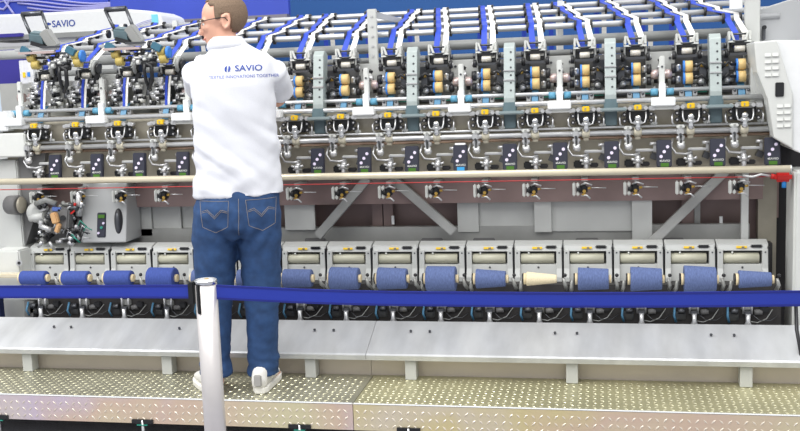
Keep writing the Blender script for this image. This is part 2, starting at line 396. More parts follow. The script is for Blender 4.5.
# clamp rods in front of the tan casing
zc = W(438, 137.5, -.02)[1]
rod('clamp_rod', zc, -.02, .0125, M_silver, 'polished clamp rod running just above the black control panels')
rod('thin_rod', zc+.026, -.01, .006, M_silver, 'thin silver rod right above the polished clamp rod')
rod('brown_rod', zc-.020, -.005, .0095, mat('bronze_rod', (176, 150, 130), .25, .6), 'bronze tinted rod right below the polished clamp rod')
zr2 = W(485, 105.5, -.0)[1]
rod('feed_rod', zr2, .0, .012, M_silver, 'silver rod running above the yellow labels, behind white brackets')
zr1 = W(485, 96, .05)[1]
rod('blue_collar_rod', zr1, .05, .0095, M_alu, 'silver rod with light blue collars below the cream rollers')
rod('beam_tube', W(435, 46, .55)[1], .55, .026, M_grey, 'thick grey tube behind the black feeder heads', XL-.1, XR+.2, 'tube')
rod('beam_tube', W(435, 58, .5)[1], .5, .016, M_grey, 'thinner grey tube below the thick one behind the feeder heads', XL-.1, XR+.2, 'tube')
# creel rods with collars
CR = [(.35, W(435, 32, .35)[1]), (.68, W(435, 25.2, .68)[1]), (1.01, W(435, 17.8, 1.01)[1]), (1.35, W(435, 12, 1.35)[1])]
def creel_x(i, k): return UX(i)-.015-.04*k+(i % 3-1)*.012*k
for k, (y, z) in enumerate(CR):
    t = thing('creel_rod', ('nearest and lowest', 'second nearest', 'third nearest', 'farthest and topmost')[k]+' of the white creel rods crossing the machine top', 'rod', (0, y, z), 0, None)
    MB().cyl((UX(0)+(.06 if k == 0 else -.02), 0, 0), (XR+.05, 0, 0), .0145, M_alu, seg=14).build('bar', t)
    me = None
    for i in range(N):
        for s in (-1, 1):
            x = creel_x(i, k)+(.032*s if s < 0 else .046)
            if me is None:
                c0 = MB().lathe([(-.006, .016), (-.006, .026), (.006, .026), (.006, .016)], M_rub, (0, 0, 0)).build('collar', t, (x, 0, 0)); me = c0
            else:
                c = me.copy(); COL.objects.link(c); c.location = (x, 0, 0)
# creel supports
t = thing('creel_support', 'tall pale aluminium plate holding creel rods, in the open top right of the man', 'support', (W(373, 40, .30)[0], .30, 0))
x_, z0 = W(373, 9, .30); x_, z1 = W(373, 64, .30)
MB().box((0, 0, (z0+z1)/2), (.05, .02, z0-z1), M_lgrey, bev=.004).box((.02, .35, z0-.03), (.01, .7, .03), M_lgrey).build('plate', t)
b = MB()
for k in range(5): b.cyl((0, -.011, z1+.04+.05*k), (0, -.016, z1+.04+.05*k), .006, M_silver)
b.build('screw', t)
t = thing('creel_support', 'tall white plate holding creel rods at the right end of the machine', 'support', (W(752, 30, .3)[0], .3, 0))
x_, z0 = W(752, -15, .3); x_, z1 = W(752, 62, .3)
MB().box((0, 0, (z0+z1)/2), (.07, .03, z0-z1), M_lgrey, bev=.004).build('plate', t)
MB().box((-.07, .03, z0-.04), (.06, .02, .14), M_white, bev=.004).build('bracket', t)
for (px, lab) in ((172, 'slim white creel post seen just left of the man\'s head'), (560, 'slim white creel post in the right half behind the ribbons')):
    x_, z_ = W(px, 20, 1.1)
    tag(MB().box((0, 0, 1.0), (.03, .03, 2.0), M_offw).build('creel_post', None, (x_, 1.15, 0)), lab, 'post')

# ---- ribbons (tapes) over the creel rods
def tape(i, s, m_):
    xo = -.014 if s < 0 else .029
    pts = [(UX(i)+xo*.9, .135, 1.675), (UX(i)+xo, .165, 1.745)]
    for k, (y, z) in enumerate(CR):
        x = creel_x(i, k)+xo
        if k: 
            pts.append((x+.004, y-.025, z+.006))
        else: pts.append((x, y-.028, z-.008))
        pts.append((x, y, z+.0225)); 
    pts.append((creel_x(i, 3)+xo-.03, CR[3][0]+.06, CR[3][1]-.03)); pts.append((creel_x(i, 3)+xo-.03, CR[3][0]+.10, CR[3][1]-.3))
    return MB().ribbon(pts, .028, m_, .003)
for i in range(N):
    for s, m_, c in ((-1, M_blue, 'blue'), (1, M_wrib, 'white')):
        o = tape(i, s, m_).build(c+'_ribbon'); tag(o, c+' ribbon over the creel rods, '+where(i), 'ribbon', c+' ribbons over the creel rods')

# ================================================================ PROTOTYPES PER SPINDLE
# feeder head
def feeder(open_):
    t = thing('feeder_head', '', 'feeder')
    z = 1.675
    MB().box((0, .165, z+.005), (.086, .05, .055), M_black, bev=.004).box((0, .13, z+.02), (.08, .02, .02), M_black, bev=.003).box((0, .13, z-.03), (.09, .03, .012), M_dsteel).build('body', t)
    MB().lathe([(-.024, .010), (-.022, .0155), (.022, .0155), (.024, .010)], mat('pale_roller', (214, 210, 200), .35, .2), (0, .128, z-.006)).build('roller', t)
    for s in (-1, 1):
        b = MB(); b.box((s*.046, .14, z+.055), (.010, .05, .042), M_offw, bev=.003); b.box((s*.030, .125, z+.048), (.010, .012, .055), M_offw, rot=(0, s*.35, 0), bev=.002)
        b.box((s*.038, .13, z+.028), (.026, .03, .008), M_offw); b.box((s*.05, .16, z+.02), (.008, .06, .07), M_steelp); b.build('bracket', t)
        b = MB(); b.cyl((s*.05, .135, z-.025), (s*.066, .135, z-.025), .020, M_rub); b.cyl((s*.066, .135, z-.025), (s*.07, .135, z-.025), .009, M_silver)
        b.cyl((s*.052, .15, z+.012), (s*.068, .15, z+.012), .013, M_dsteel); b.build('side_wheel', t)
    MB().cyl((-.045, .14, z+.062), (.045, .14, z+.062), .005, M_dsteel).cyl((-.03, .118, z+.030), (.03, .118, z+.030), .004, M_dsteel).build('guide_pin', t)
    if open_:
        MB().cyl((.050, .12, z+.03), (.066, .12, z+.028), .040, M_grey).cyl((.066, .118, z+.03), (.080, .118, z+.026), .028, M_black).build('cam_disc', t)
        MB().box((.062, .11, z-.03), (.02, .02, .06), M_black, rot=(0, .35, 0)).build('lever', t)
    reg(t); return t
fh0, fh1 = feeder(True), feeder(False)
u0 = u1 = True
for i in range(N):
    if i < 4: o = fh0 if u0 else copy_tree(fh0); u0 = False
    else: o = fh1 if u1 else copy_tree(fh1); u1 = False
    o.location = (UX(i), 0, 0)
    tag(o, 'black feeder head with pale roller, '+where(i), 'feeder', 'black feeder heads along the top')

# drafting zone bottom rollers (per unit)
def drafting(open_):
    t = thing('drafting_unit', '', 'drafting unit')
    for z, nm in ((1.59, 'bearing'), (1.535, 'bearing')):
        for s in (-1, 1):
            b = MB(); b.cyl((s*.028, .12, z), (s*.052, .12, z), .016, M_silver); b.cyl((s*.052, .12, z), (s*.072, .12, z), .024 if z > 1.55 else .021, M_rub)
            b.sph((s*.04, .10, z+.012), .008, M_silver, seg=8); b.build(nm, t)
    MB().ribbon([(0, .10, 1.515), (0, .055, 1.49), (0, .038, 1.46), (0, .03, 1.43)], .030, M_steelblue, .006).build('blue_strap', t)
    for s in (-1, 1): MB().box((s*.03, .06, 1.475), (.02, .03, .03), M_silver, bev=.003).sph((s*.03, .04, 1.48), .007, M_dsteel, seg=8).build('strap_clamp', t)
    if open_:
        bs = {-1: MB(), 1: MB()}
        for s in (-1, 1): bs[s].box((s*.068, .135, 1.57), (.08, .012, .15), M_steelp)
        for k in range(76):
            x = random.uniform(-.10, .10); z = random.uniform(1.50, 1.64); y = random.uniform(.07, .14); r = random.uniform(.006, .014); L = random.uniform(.01, .035)
            if abs(x) < .022: continue
            bs[1 if x > 0 else -1].cyl((x, y, z), (x+L, y, z), r, random.choice((M_silver, M_silver, M_offw, M_steelp, M_silver, M_black)), seg=10)
        for s in (-1, 1): bs[s].build('linkage', t)
        MB().ribbon([(-.006, .10, 1.65), (-.008, .085, 1.60), (-.008, .07, 1.50)], .014, M_blue, .002).build('blue_sliver', t)
        MB().ribbon([(.012, .10, 1.65), (.010, .085, 1.60), (.004, .072, 1.50)], .012, M_wrib, .002).build('white_sliver', t)
    else:
        for s in (-1, 1):
            b = MB()
            for k in range(5):
                x = s*(.078+.008*k); b.cyl((x, .15, 1.50+.034*k), (x+s*.018, .15, 1.505+.03*k), .010+.003*(k % 2), (M_silver, M_black, M_steelp)[k % 3], seg=10)
            b.tube([(s*.082, .15, 1.49), (s*.12, .15, 1.64)], .008, M_steelp, 8); b.build('linkage', t); MB().box((s*.06, .075, 1.478), (.05, .01, .006), M_green if s > 0 else M_dsteel).build('side_link', t)
    reg(t); return t
d0, d1 = drafting(True), drafting(False); u0 = u1 = True
for i in range(N):
    if i < 4: o = d0 if u0 else copy_tree(d0); u0 = False
    else: o = d1 if u1 else copy_tree(d1); u1 = False
    o.location = (UX(i), 0, 0)
    tag(o, 'roller bearings over a blue strap, '+where(i), 'drafting unit', 'drafting units under the feeder heads')

# drafting bridge closed: cover plate between two units with four cream rollers
def arm_closed():
    t = thing('drafting_bridge', '', 'drafting bridge')
    H = PITCH/2
    MB().prism([(.105, 1.735), (.07, 1.742), (.045, 1.72), (-.005, 1.48), (-.005, 1.455), (.06, 1.455), (.13, 1.72)], -.026, .026, M_cover).build('cover', t, bevel=.003)
    for k in range(6):
        f_ = .1+.15*k; y = .045-.05*f_; z = 1.72-.24*f_
        MB().cyl((.008, y+.002, z), (.008, y-.003, z), .0045, M_dsteel).build('screw', t)
    for z, y in ((1.61, .02), (1.565, .012)): MB().box((0, y, z), (.054, .012, .006), M_silver).build('cover_band', t)
    MB().box((0, .02, 1.435), (.064, .07, .05), M_teal, bev=.005).box((0, .03, 1.37), (.058, .05, .075), M_teal, bev=.005).build('base_block', t)
    MB().box((.012, -.035, 1.412), (.118, .045, .016), mat('handle_grey_green', (138, 152, 154), .4), bev=.005).build('handle', t)
    for s in (-1, 1):
        for z, y in ((1.597, .085), (1.542, .075)):
            b = MB(); b.lathe([(-.018, .02), (-.017, .0262), (.017, .0262), (.018, .02)], M_cream, (s*H+.004, y, z)); 
            o = b.build('cream_roller', t)
            MB().lathe([(-.004, .02), (-.004, .0275), (.004, .0275), (.004, .02)], M_bluerim, (s*H-.017 if s > 0 else s*H-.017, y, z)).build('blue_rim', o)
            MB().tube([(s*.03, .06, z-.014), (s*.058, .05, z+.014), (s*.075, .07, z+.002), (s*H, y, z)], .0075, M_black, 6).build('roller_arm', t)
        b = MB(); b.cyl((s*.045, .08, 1.525), (s*.07, .08, 1.53), .012, M_silver); b.cyl((s*.045, .08, 1.60), (s*.062, .08, 1.60), .010, M_gold); b.cyl((s*.04, .06, 1.49), (s*.08, .06, 1.49), .006, M_silver)
        b.box((s*.05, .09, 1.56), (.03, .02, .10), M_dsteel); b.build('spring', t)
    reg(t); return t
def arm_open():
    t = thing('drafting_bridge', '', 'drafting bridge')
    x0 = UX(0)+PITCH/2
    def L(px, py, Y=-.02): x, z = W(px, py, Y); return (x-x0, Y, z)
    b = MB(); A = L(22, 14.5, .05); B = L(42, 13.0, .05); b.cyl(A, B, .0135, M_dsteel, seg=12)
    b.tube([A, L(26, 24, .02), L(30, 33, 0)], .009, M_dsteel); b.tube([B, L(45, 22, .02), L(49, 33, 0)], .009, M_dsteel); b.build('handle_loop', t)
    b = MB(); p = L(39, 38, 0); b.box(p, (.09, .06, .062), M_teal, rot=(.3, .12, 0), bev=.01); q = L(50, 39, .0); b.box(q, (.05, .06, .10), M_steelp, rot=(.2, -.5, 0), bev=.006); b.box(L(40, 45, -.01), (.08, .05, .02), M_black, rot=(0, .3, 0)); b.build('grip_block', t)
    b = MB(); p = L(44, 49, -.03); b.box((p[0]-.04, -.03, p[2]), (.24, .03, .014), M_silver, bev=.003); b.box((p[0]-.03, -.05, p[2]-.018), (.20, .02, .012), M_pink)
    b.box(L(50, 47, -.05), (.10, .03, .01), M_dsteel); b.build('cross_bar', t)
    for px in (24, 69): MB().box(L(px+2, 51, -.04), (.055, .03, .035), M_teald, rot=(0, .5, 0), bev=.004).build('teal_end', t)
    for px, py in ((32, 58), (36, 65), (76, 55.5), (78, 62.5)):
        p = L(px, py, -.02); MB().lathe([(-.02, .018), (-.018, .023), (.018, .023), (.02, .018)], M_mustard, p).build('mustard_roller', t)
    p = L(82.5, 56, -.02); MB().lathe([(-.006, .02), (-.006, .03), (.006, .03), (.006, .02)], M_bluerim, p).build('blue_rim', t)
    b = MB()
    for px0, px1, py in ((36, 76, 58), (38, 77, 64), (42, 70, 54)):
        b.cyl(L(px0, py, -.015), L(px1, py-1, -.015), .007, M_dsteel)
    for k in range(16):
        p = L(42+k*2.0, 55+(k*7 % 12), -.03); b.cyl(p, (p[0]+.016, p[1], p[2]), .008+.004*(k % 2), (M_silver, M_black, M_offw)[k % 3], seg=10)
    b.build('spindle', t)
    b = MB(); b.tube([L(60, 66, -.03), L(59, 74, -.03), L(61, 84, -.03), L(64, 90, .0)], .009, M_black); b.tube([L(60, 66, -.03), L(66, 70, -.03), L(67, 84, -.03), L(64, 92, .0)], .011, M_black)
    b.cyl(L(58, 68, -.02), L(70, 67, -.02), .017, M_black); b.build('yoke', t)
    reg(t); return t
ac, ao = arm_closed(), arm_open()
closed_lab = {2: 'closed drafting bridge hidden behind the man', 3: 'closed drafting bridge with cream rollers, nearest right of the man', 4: 'closed drafting bridge with cream rollers, second right of the man', 5: 'closed drafting bridge with cream rollers, third right of the man', 6: 'closed drafting bridge with cream rollers, fourth right of the man', 7: 'closed drafting bridge with cream rollers, nearest the white end cabinet'}
for k in range(8):
    x = UX(2*k)+PITCH/2
    if k < 2: 
        o = ao if k == 0 else copy_tree(ao)
        tag(o, ('raised drafting bridge with dark loop handle, at far left under blue lettering', 'raised drafting bridge with dark loop handle, just left of the man')[k], 'drafting bridge', 'raised drafting units')
    else:
        o = ac if k == 2 else copy_tree(ac); tag(o, closed_lab[k], 'drafting bridge', 'closed drafting units')
    o.location = (x, 0, 0)

# white roller stands between the pairs
def stand():
    t = thing('roller_stand', '', 'stand')
    MB().box((0, .06, 1.565), (.026, .02, .17), M_offw, bev=.004).box((0, .04, 1.49), (.030, .035, .07), M_white, bev=.004).build('post', t)
    MB().box((0, -.01, 1.441), (.108, .07, .040), M_white, bev=.004).box((0, .0, 1.415), (.09, .05, .02), M_offw).build('foot_box', t)
    for s in (-1, 1):
        MB().cyl((s*.02, .05, 1.484), (s*.052, .05, 1.484), .0175, M_lblue).build('blue_collar', t)
        MB().cyl((s*.014, .12, 1.565), (s*.048, .12, 1.565), .023, M_pink).build('roller_journal', t)
    MB().cyl((0, .049, 1.60), (0, .045, 1.60), .005, M_dsteel).build('screw', t)
    reg(t); return t
st = stand(); first = True
stand_lab = ['white roller stand at the far left end of the machine', 'white roller stand between the two raised arms', 'white roller stand touching the man\'s left side', 'white roller stand behind the man\'s right arm',
 'white roller stand, second right of the man', 'white roller stand, third right of the man', 'white roller stand, fourth right of the man', 'white roller stand, rightmost before the end cabinet']
for k in range(8):
    o = st if first else copy_tree(st); first = False
    o.location = (UX(2*k)-PITCH/2, 0, 0); tag(o, stand_lab[k], 'stand', 'white roller stands between drafting units')

# compactor block with yellow label
def compact():
    t = thing('spinning_box', '', 'spinning box'); z = 1.415
    b = MB(); b.box((0, -.02, z), (.098, .045, .026), M_grey, bev=.010); b.cyl((-.036, -.045, z), (-.036, -.04, z), .009, M_silver); b.cyl((.036, -.045, z), (.036, -.04, z), .009, M_silver); b.build('cover', t)
    MB().box((.0, -.034, z+.004), (.034, .028, .024), M_yel, bev=.003).box((-.003, -.049, z+.004), (.006, .002, .012), M_tan).build('yellow_label', t)
    b = MB(); b.box((0, .01, z-.04), (.086, .04, .06), M_black, bev=.004); b.box((-.047, .0, z-.03), (.01, .02, .05), M_black); b.box((.047, .0, z-.03), (.01, .02, .05), M_black); b.build('body', t)
    for s in (-1, 1):
        MB().box((s*.058, -.018, z-.002), (.020, .03, .020), M_silver, bev=.004).cyl((s*.070, -.03, z-.004), (s*.070, .0, z-.004), .009, M_silver).build('end_piece', t)
        MB().tube([(s*.075, .0, z-.03), (s*.082, -.02, z-.045), (s*.080, -.02, z-.07), (s*.070, -.01, z-.085)], .0045, M_silver, 6).build('side_pipe', t)
        MB().tube([(s*.036, -.035, z-.018), (s*.036, -.045, z-.045), (s*.031, -.05, z-.064), (s*.016, -.048, z-.070)], .0036, M_silver, 8).build('claw', t)
        b = MB(); 
        for dz in (-.028, -.058): b.cyl((s*.060, -.01, z+dz), (s*.060, -.03, z+dz), .010, M_rub); b.cyl((s*.060, -.03, z+dz), (s*.060, -.033, z+dz), .004, M_silver)
        b.build('knob', t)
    b = MB(); b.sph((0, -.04, z-.046), .0165, M_chrome); b.box((0, -.03, z-.066), (.040, .02, .018), M_silver, bev=.004); b.lathe([(0, .013), (-.02, .010), (-.035, .014), (-.05, .014), (-.052, .006)], M_chrome, (0, -.035, z-.05), (0, 0, 1)); b.build('chrome_bulb', t)
    reg(t); return t
cp = compact()
for i in range(N):
    o = cp if i == 0 else copy_tree(cp); o.location = (UX(i)+.004, 0, 0)
    tag(o, 'yellow labelled spinning box with chrome bulb, '+where(i), 'spinning box', 'spinning boxes with yellow labels')

# clamps on the polished rod with lever
def clamp():
    t = thing('rod_clamp', '', 'clamp'); z = zc
    MB().lathe([(-.018, .016), (-.016, .021), (.016, .021), (.018, .016)], mat('cream_metal', (208, 202, 182), .35, .3), (.0, -.02, z+.001)).box((0, -.02, z-.026), (.026, .02, .016), M_tan, bev=.003).build('collar', t)
    b = MB(); b.box((-.046, -.035, z), (.030, .045, .034), M_silver, bev=.006); b.box((-.044, -.045, z-.035), (.022, .02, .05), M_silver, bev=.006)
    b.sph((-.042, -.045, z-.065), .019, M_silver, (1, .8, .9)); b.cyl((-.046, -.06, z-.012), (-.046, -.055, z-.012), .006, M_dsteel); b.build('lever', t)
    b = MB(); b.box((-.044, -.030, z+.022), (.036, .04, .016), M_offw, bev=.004); b.cyl((-.062, -.03, z-.030), (-.026, -.03, z-.030), .010, M_silver); b.cyl((-.060, -.045, z-.052), (-.028, -.045, z-.052), .007, M_offw); b.box((-.044, -.04, z-.015), (.010, .03, .085), M_steelp); b.build('lever_link', t)
    b = MB(); b.tube([(-.075, .0, z-.03), (-.085, -.02, z-.07), (-.065, -.025, z-.10), (-.02, -.02, z-.105), (.01, -.01, z-.10)], .006, M_silver, 6); b.build('curved_arm', t)
    MB().box((.075, .0, z+.038), (.03, .012, .014), M_offw, bev=.003).build('rod_tab', t); b = MB(); b.cyl((.055, .0, z-.055), (.085, .0, z-.055), .008, M_silver); b.box((.078, .01, z-.075), (.012, .02, .04), M_silver); b.build('small_fitting', t)
    b = MB(); b.box((.032, .0, z-.085), (.085, .015, .012), M_silver, bev=.003); b.box((.025, .0, z-.080), (.06, .012, .005), M_offw); b.build('slide_bar', t)
    b = MB(); b.tube([(.0, .01, z-.10), (0, -.02, z-.125), (0, -.03, z-.155), (0, -.03, z-.19)], [.012, .016, .010, .010], M_silver)
    b.cyl((-.030, -.03, z-.122), (-.012, -.03, z-.128), .006, M_silver, seg=8); b.cyl((.030, -.03, z-.120), (.012, -.03, z-.128), .006, M_silver, seg=8); b.cyl((-.022, -.03, z-.140), (.022, -.03, z-.140), .005, M_steelp, seg=8)
    b.cyl((-.012, -.035, z-.13), (.012, -.035, z-.13), .012, M_silver); b.build('yarn_nozzle', t)
    b = MB(); b.box((-.035, .015, z-.145), (.05, .03, .035), M_black, bev=.006); b.box((.035, .015, z-.15), (.04, .03, .02), M_rub, bev=.004); b.box((.075, .02, z-.115), (.03, .03, .03), M_dsteel, rot=(0, .4, 0)); b.build('black_housing', t)
    reg(t); return t
cl = clamp()
for i in range(N):
    o = cl if i == 0 else copy_tree(cl); o.location = (UX(i)+.003, 0, 0)
    tag(o, 'silver rod clamp with round lever, '+where(i), 'clamp', 'silver clamps on the polished rod')

# control panels
def display(mled, extra=False):
    t = thing('control_panel', '', 'control panel')
    MB().box((0, 0, 0), (.068, .022, .125), M_disp, bev=.004).build('housing', t)
    for x, z in ((.015, .030), (.0, .008), (-.014, -.014)):
        MB().cyl((x, -.010, z), (x, -.014, z), .0075, M_btn).build('button', t)
    MB().box((.002, -.0115, -.052), (.036, .002, .017), mled).build('digit_screen', t)
    text_obj('SAVIO', .0135, M_offw, 'lettering', t, (.005, -.0118, -.034), sx=1.1)
    MB().cyl((-.018, -.010, -.034), (-.018, -.0122, -.034), .003, M_offw).build('round_emblem', t)
    if extra: MB().box((0, -.004, .066), (.05, .02, .010), M_white, bev=.002).build('lit_cap', t)
    reg(t); return t
dp, dq = display(M_led), display(M_ledb, True)
for i in range(N):
    if i == 9: o = dq
    else: o = dp if i == 0 else copy_tree(dp)
    o.location = (UX(i)+.119, -.06, 1.205); o.rotation_euler = (R(-8), 0, R(0))
    tag(o, ('black control panel with blue digits and white cap' if i == 9 else 'black control panel with green digits, '+where(i)), 'control panel', 'black control panels above the long bar')

# yarn sensors below the bar
def sensor():
    t = thing('yarn_guide', '', 'yarn guide'); z = 1.042
    b = MB()
    for x in (-.034, -.016): b.box((x, -.02, z), (.014, .03, .064), M_offw, bev=.005)
    b.cyl((-.022, -.02, z), (.0, -.02, z), .018, M_black); b.build('tension_plate', t)
    b = MB(); b.box((.012, -.02, z), (.034, .035, .045), M_black, bev=.008); b.cyl((.014, -.04, z-.008), (.014, -.036, z-.008), .008, M_gold); b.cyl((.03, -.03, z+.004), (.044, -.03, z+.006), .006, M_gold); b.box((.012, -.03, z-.024), (.02, .02, .012), M_gold, bev=.003); b.build('sensor_body', t)
    b = MB(); b.tube([(.0, -.03, z+.022), (.02, -.045, z+.032), (.05, -.045, z+.022)], .0045, M_silver, 6); b.tube([(.0, -.03, z-.030), (.025, -.045, z-.026), (.042, -.045, z-.042)], .0045, M_silver, 6)
    b.cyl((.03, -.03, z+.008), (.115, -.03, z+.006), .0022, M_silver, seg=6); b.build('guide_finger', t)
    MB().box((.015, .05, z+.045), (.03, .14, .012), M_steelp).box((.015, -.01, z+.035), (.008, .012, .03), M_steelp).build('mount', t)
    reg(t); return t
sn = sensor()
for i in range(N):
    o = sn if i == 0 else copy_tree(sn); o.location = (UX(i)-.022, 0, .0)
    tag(o, 'white plated yarn guide with thin pin, '+where(i), 'yarn guide', 'yarn guides beneath the long bar')

# take-up units
def takeup():
    t = thing('winding_unit', '', 'winding unit'); h = PITCH/2-.003
    fy = lambda z: .0-(.775-z)*.10                          # front face leans forward lower down
    b = MB()
    b.prism([(.01, .772), (.065, .786), (.065, .765), (.012, .742)], -h, h, M_lgrey)                 # sloping top
    b.prism([(.0, .742), (.012, .772), (.03, .76), (.03, .735)], -h+.004, h-.004, M_lgrey)         # lip
    for s in (-1, 1):                                                                              # cheeks
        b.prism([(-.004, .748), (.06, .765), (.06, .50), (-.035, .50), (-.03, .62), (-.012, .66)], s*(h-.002), s*(h-.028), M_lgrey)
        b.cyl((s*(h-.014), -.004, .735), (s*(h-.014), -.008, .735), .004, M_dsteel)
    b.prism([(.002, .676), (.03, .68), (.03, .50), (-.022, .50)], -h+.02, h-.02, M_lgrey)          # lower apron
    b.prism([(.052, .75), (.06, .75), (.06, .66), (.052, .66)], -h+.02, h-.02, M_mgrey)          # recess back
    b.cyl((0, -.001, .664), (0, -.004, .664), .005, M_dsteel)
    b.build('housing', t, bevel=.002)
    MB().box((h+.001, .02, .64), (.006, .06, .24), M_black).build('gap_shade_strip', t)  # black strip standing in for the shade in the gap between units
    MB().box((-.004, -.0, .7585), (.048, .004, .010), M_yel, rot=(-.35, 0, 0)).box((.002, -.0035, .7585), (.012, .002, .006), M_dsteel, rot=(-.35, 0, 0)).build('yellow_label', t)
    MB().box((.062, .004, .762), (.054, .018, .013), M_black, rot=(-.2, 0, 0), bev=.005).build('handle', t)
    MB().lathe([(-.080, .02), (-.079, .0245), (.079, .0245), (.080, .02)], M_drum, (-.004, .022, .705)).build('drum', t)
    MB().cyl((-.045, -.0, .735), (-.045, .012, .725), .004, M_offw).cyl((-.085, .022, .705), (.08, .022, .705), .006, M_dsteel).build('drum_axle', t)
    b = MB()                                                                                       # cradle arms
    b.tube([(.135, .0, .60), (.135, -.10, .58), (.132, -.17, .615), (.125, -.17, .645)], [.008, .009, .009, .007], M_steelp, 8)
    b.sph((.132, -.175, .66), .009, M_rub, seg=8); b.build('cradle_arm', t)
    b = MB(); b.tube([(-.078, .0, .59), (-.078, -.10, .57), (-.074, -.17, .60), (-.070, -.17, .636)], [.008, .009, .009, .007], M_steelp, 8); b.build('cradle_arm', t)
    reg(t); return t
tk = takeup()
cone_desc = {0: 'slim deep blue', 1: 'slim deep blue', 2: 'slim deep blue', 3: 'plump deep blue', 4: 'blue', 5: 'blue', 6: 'medium blue', 7: 'plump blue', 8: 'medium blue', 9: 'fattest blue', 10: 'tapering blue', 11: 'bare cream', 12: 'full blue', 13: 'full blue', 14: 'very full blue', 15: 'narrow blue'}
for i in range(N):
    o = tk if i == 0 else copy_tree(tk); o.location = (UX(i)+.004, 0, 0)
    tag(o, 'pale grey winding unit with olive drum, '+where(i), 'winding unit', 'winding units in the low row')

# yarn cones
CZ = .648; CY = -.20
spec = {0: (.036, .036), 1: (.036, .036), 2: (.038, .038), 3: (.054, .052), 4: (.044, .042), 5: (.044, .042), 6: (.046, .044), 7: (.056, .052), 8: (.054, .048), 9: (.060, .058), 10: (.046, .036), 11: (.033, .019), 12: (.053, .047), 13: (.056, .048), 14: (.062, .054), 15: (.040, .031)}
for i in range(N):
    ra, rb = spec[i]; h = .069
    t = thing('yarn_cone', cone_desc[i]+' yarn cone, '+where(i) if i != 11 else 'bare cream cone without blue yarn, among the blue ones', 'yarn cone', (UX(i)+.030, CY, CZ), 0, 'yarn cones on the winding units')
    ym = M_yarnc if i == 11 else (M_yarnd if i < 4 else M_yarn)
    pr = [(-h, ra*.55), (-h, ra*.96), (-h+.003, ra)] + [(-h+2*h*u/8, ra+(rb-ra)*u/8) for u in range(1, 8)] + [(h-.003, rb), (h, rb*.96), (h, rb*.5)]
    MB().lathe(pr, ym, (0, 0, 0), seg=28).build('yarn', t)
    MB().lathe([(-h-.013, .018), (-h-.013, .027), (-h, .026), (-h, .018)], M_tube, seg=20).build('tube_end', t, label='cream paper tube end')
    if i != 11: MB().lathe([(h, .015), (h, .0195), (h+.012, .019), (h+.012, .012)], M_tube, seg=20).build('tube_end', t)
    MB().lathe([(-h-.020, .012), (-h-.020, .026 if i > 7 else .012), (-h-.013, .026 if i > 7 else .012), (-h-.013, .012)], M_rub).build('chuck_disc', t)

# lower suction units seen under the belt
def suction():
    t = thing('suction_unit', '', 'suction unit')
    b = MB(); b.lathe([(0, .006), (.01, .014), (.025, .016), (.04, .010), (.075, .011)], M_silver, (0, -.14, .40), (0, 0, 1)); b.box((0, -.125, .478), (.03, .03, .014), M_dsteel)
    b.build('nozzle', t)
    b = MB(); b.cyl((-.018, -.12, .47), (-.018, -.12, .53), .005, M_silver); b.cyl((.018, -.12, .47), (.018, -.12, .53), .005, M_silver); b.box((0, -.10, .50), (.05, .02, .03), M_steelp, bev=.004); b.build('bracket', t)
    b = MB(); b.cyl((-.07, -.11, .48), (-.04, -.11, .48), .015, M_dsteel); b.box((-.06, -.09, .455), (.05, .04, .04), M_dsteel, bev=.005); b.build('motor', t)
    MB().cyl((.03, -.11, .475), (.065, -.11, .478), .013, M_mgrey).box((.075, -.10, .49), (.04, .04, .03), M_black, bev=.005).build('valve', t)
    b = MB(); b.tube([(-.085, -.11, .50), (-.088, -.13, .46), (-.08, -.12, .43)], .0055, M_steelblue, 6); b.build('blue_hose', t)
    b = MB(); b.tube([(.0, -.13, .44), (.04, -.14, .435), (.08, -.13, .45), (.11, -.11, .49)], .0022, M_grey, 6); b.tube([(.02, -.13, .47), (.05, -.14, .445), (.10, -.12, .44), (.13, -.11, .46)], .0018, M_dsteel, 6); b.build('cable', t)
    reg(t); return t
su = suction()
for i in range(N):
    o = su if i == 0 else copy_tree(su); o.location = (UX(i)+.012, 0, 0)
    tag(o, 'silver suction nozzle with cables under cone '+where(i), 'suction unit', 'suction units below the cones')
b = MB(); b.box(((XL+XR)/2, -.075, .535), (XR-XL, .04, .05), M_lgrey); tag(b.build('lower_ledge'), 'pale narrow ledge under the winding units, behind the blue belt', 'ledge')

# ================================================================ KICK PANELS, STEP
def kick(x0, x1, label, screws):
    t = thing('kick_panel', label, 'panel', ((x0+x1)/2, -.3, 0)); xm = (x0+x1)/2
    MB().prism([(.08, .445), (.085, .440), (-.157, .345), (-.16, .335), (-.164, .322), (-.168, .345), (-.16, .352)], x0-xm+.001, x1-xm-.001, M_kick).build('sloping_sheet', t)
    MB().box((0, -.157, .334), (x1-x0-.002, .012, .024), M_alu, bev=.002).build('lip', t)
    MB().box((0, -.06, .28), (x1-x0-.002, .012, .125), mat('beige_sheet', (216, 206, 192), .5, .05, .06, 3)).build('lower_sheet', t, label='beige strip behind the supports')
    b = MB()
    for px in screws:
        x, z = W(px, 330, -.30); zz = .413
        b.cyl((x-xm, -.005, zz+.003), (x-xm, -.008, zz+.010), .006, M_dsteel)
    b.build('screw', t)
XS = W(371, 340, -.35)[0]
kick(XL-.35, XS, 'sloping aluminium kick panel left of the seam, behind the man\'s legs', (55, 72, 180, 315, 334))
kick(XS, XR+.12, 'sloping aluminium kick panel right of the seam', (411, 430, 555, 577, 711, 734))
for px, lab in ((29, 'far left'), (168, 'left of the man\'s feet'), (311, 'just right of the man\'s shoes'), (411, 'fourth from left'), (572, 'fifth from left'), (746, 'rightmost')):
    x, z = W(px, 365, -.43)
    tag(MB().prism([(-.03, 0), (.03, 0), (.03, .09), (-.03, .09)], -.026, .026, M_lgrey).build('panel_support', None, (x, -.415, .226), bevel=.003), 'short grey support between step and kick panel, '+lab, 'support', 'grey supports under the kick panel')
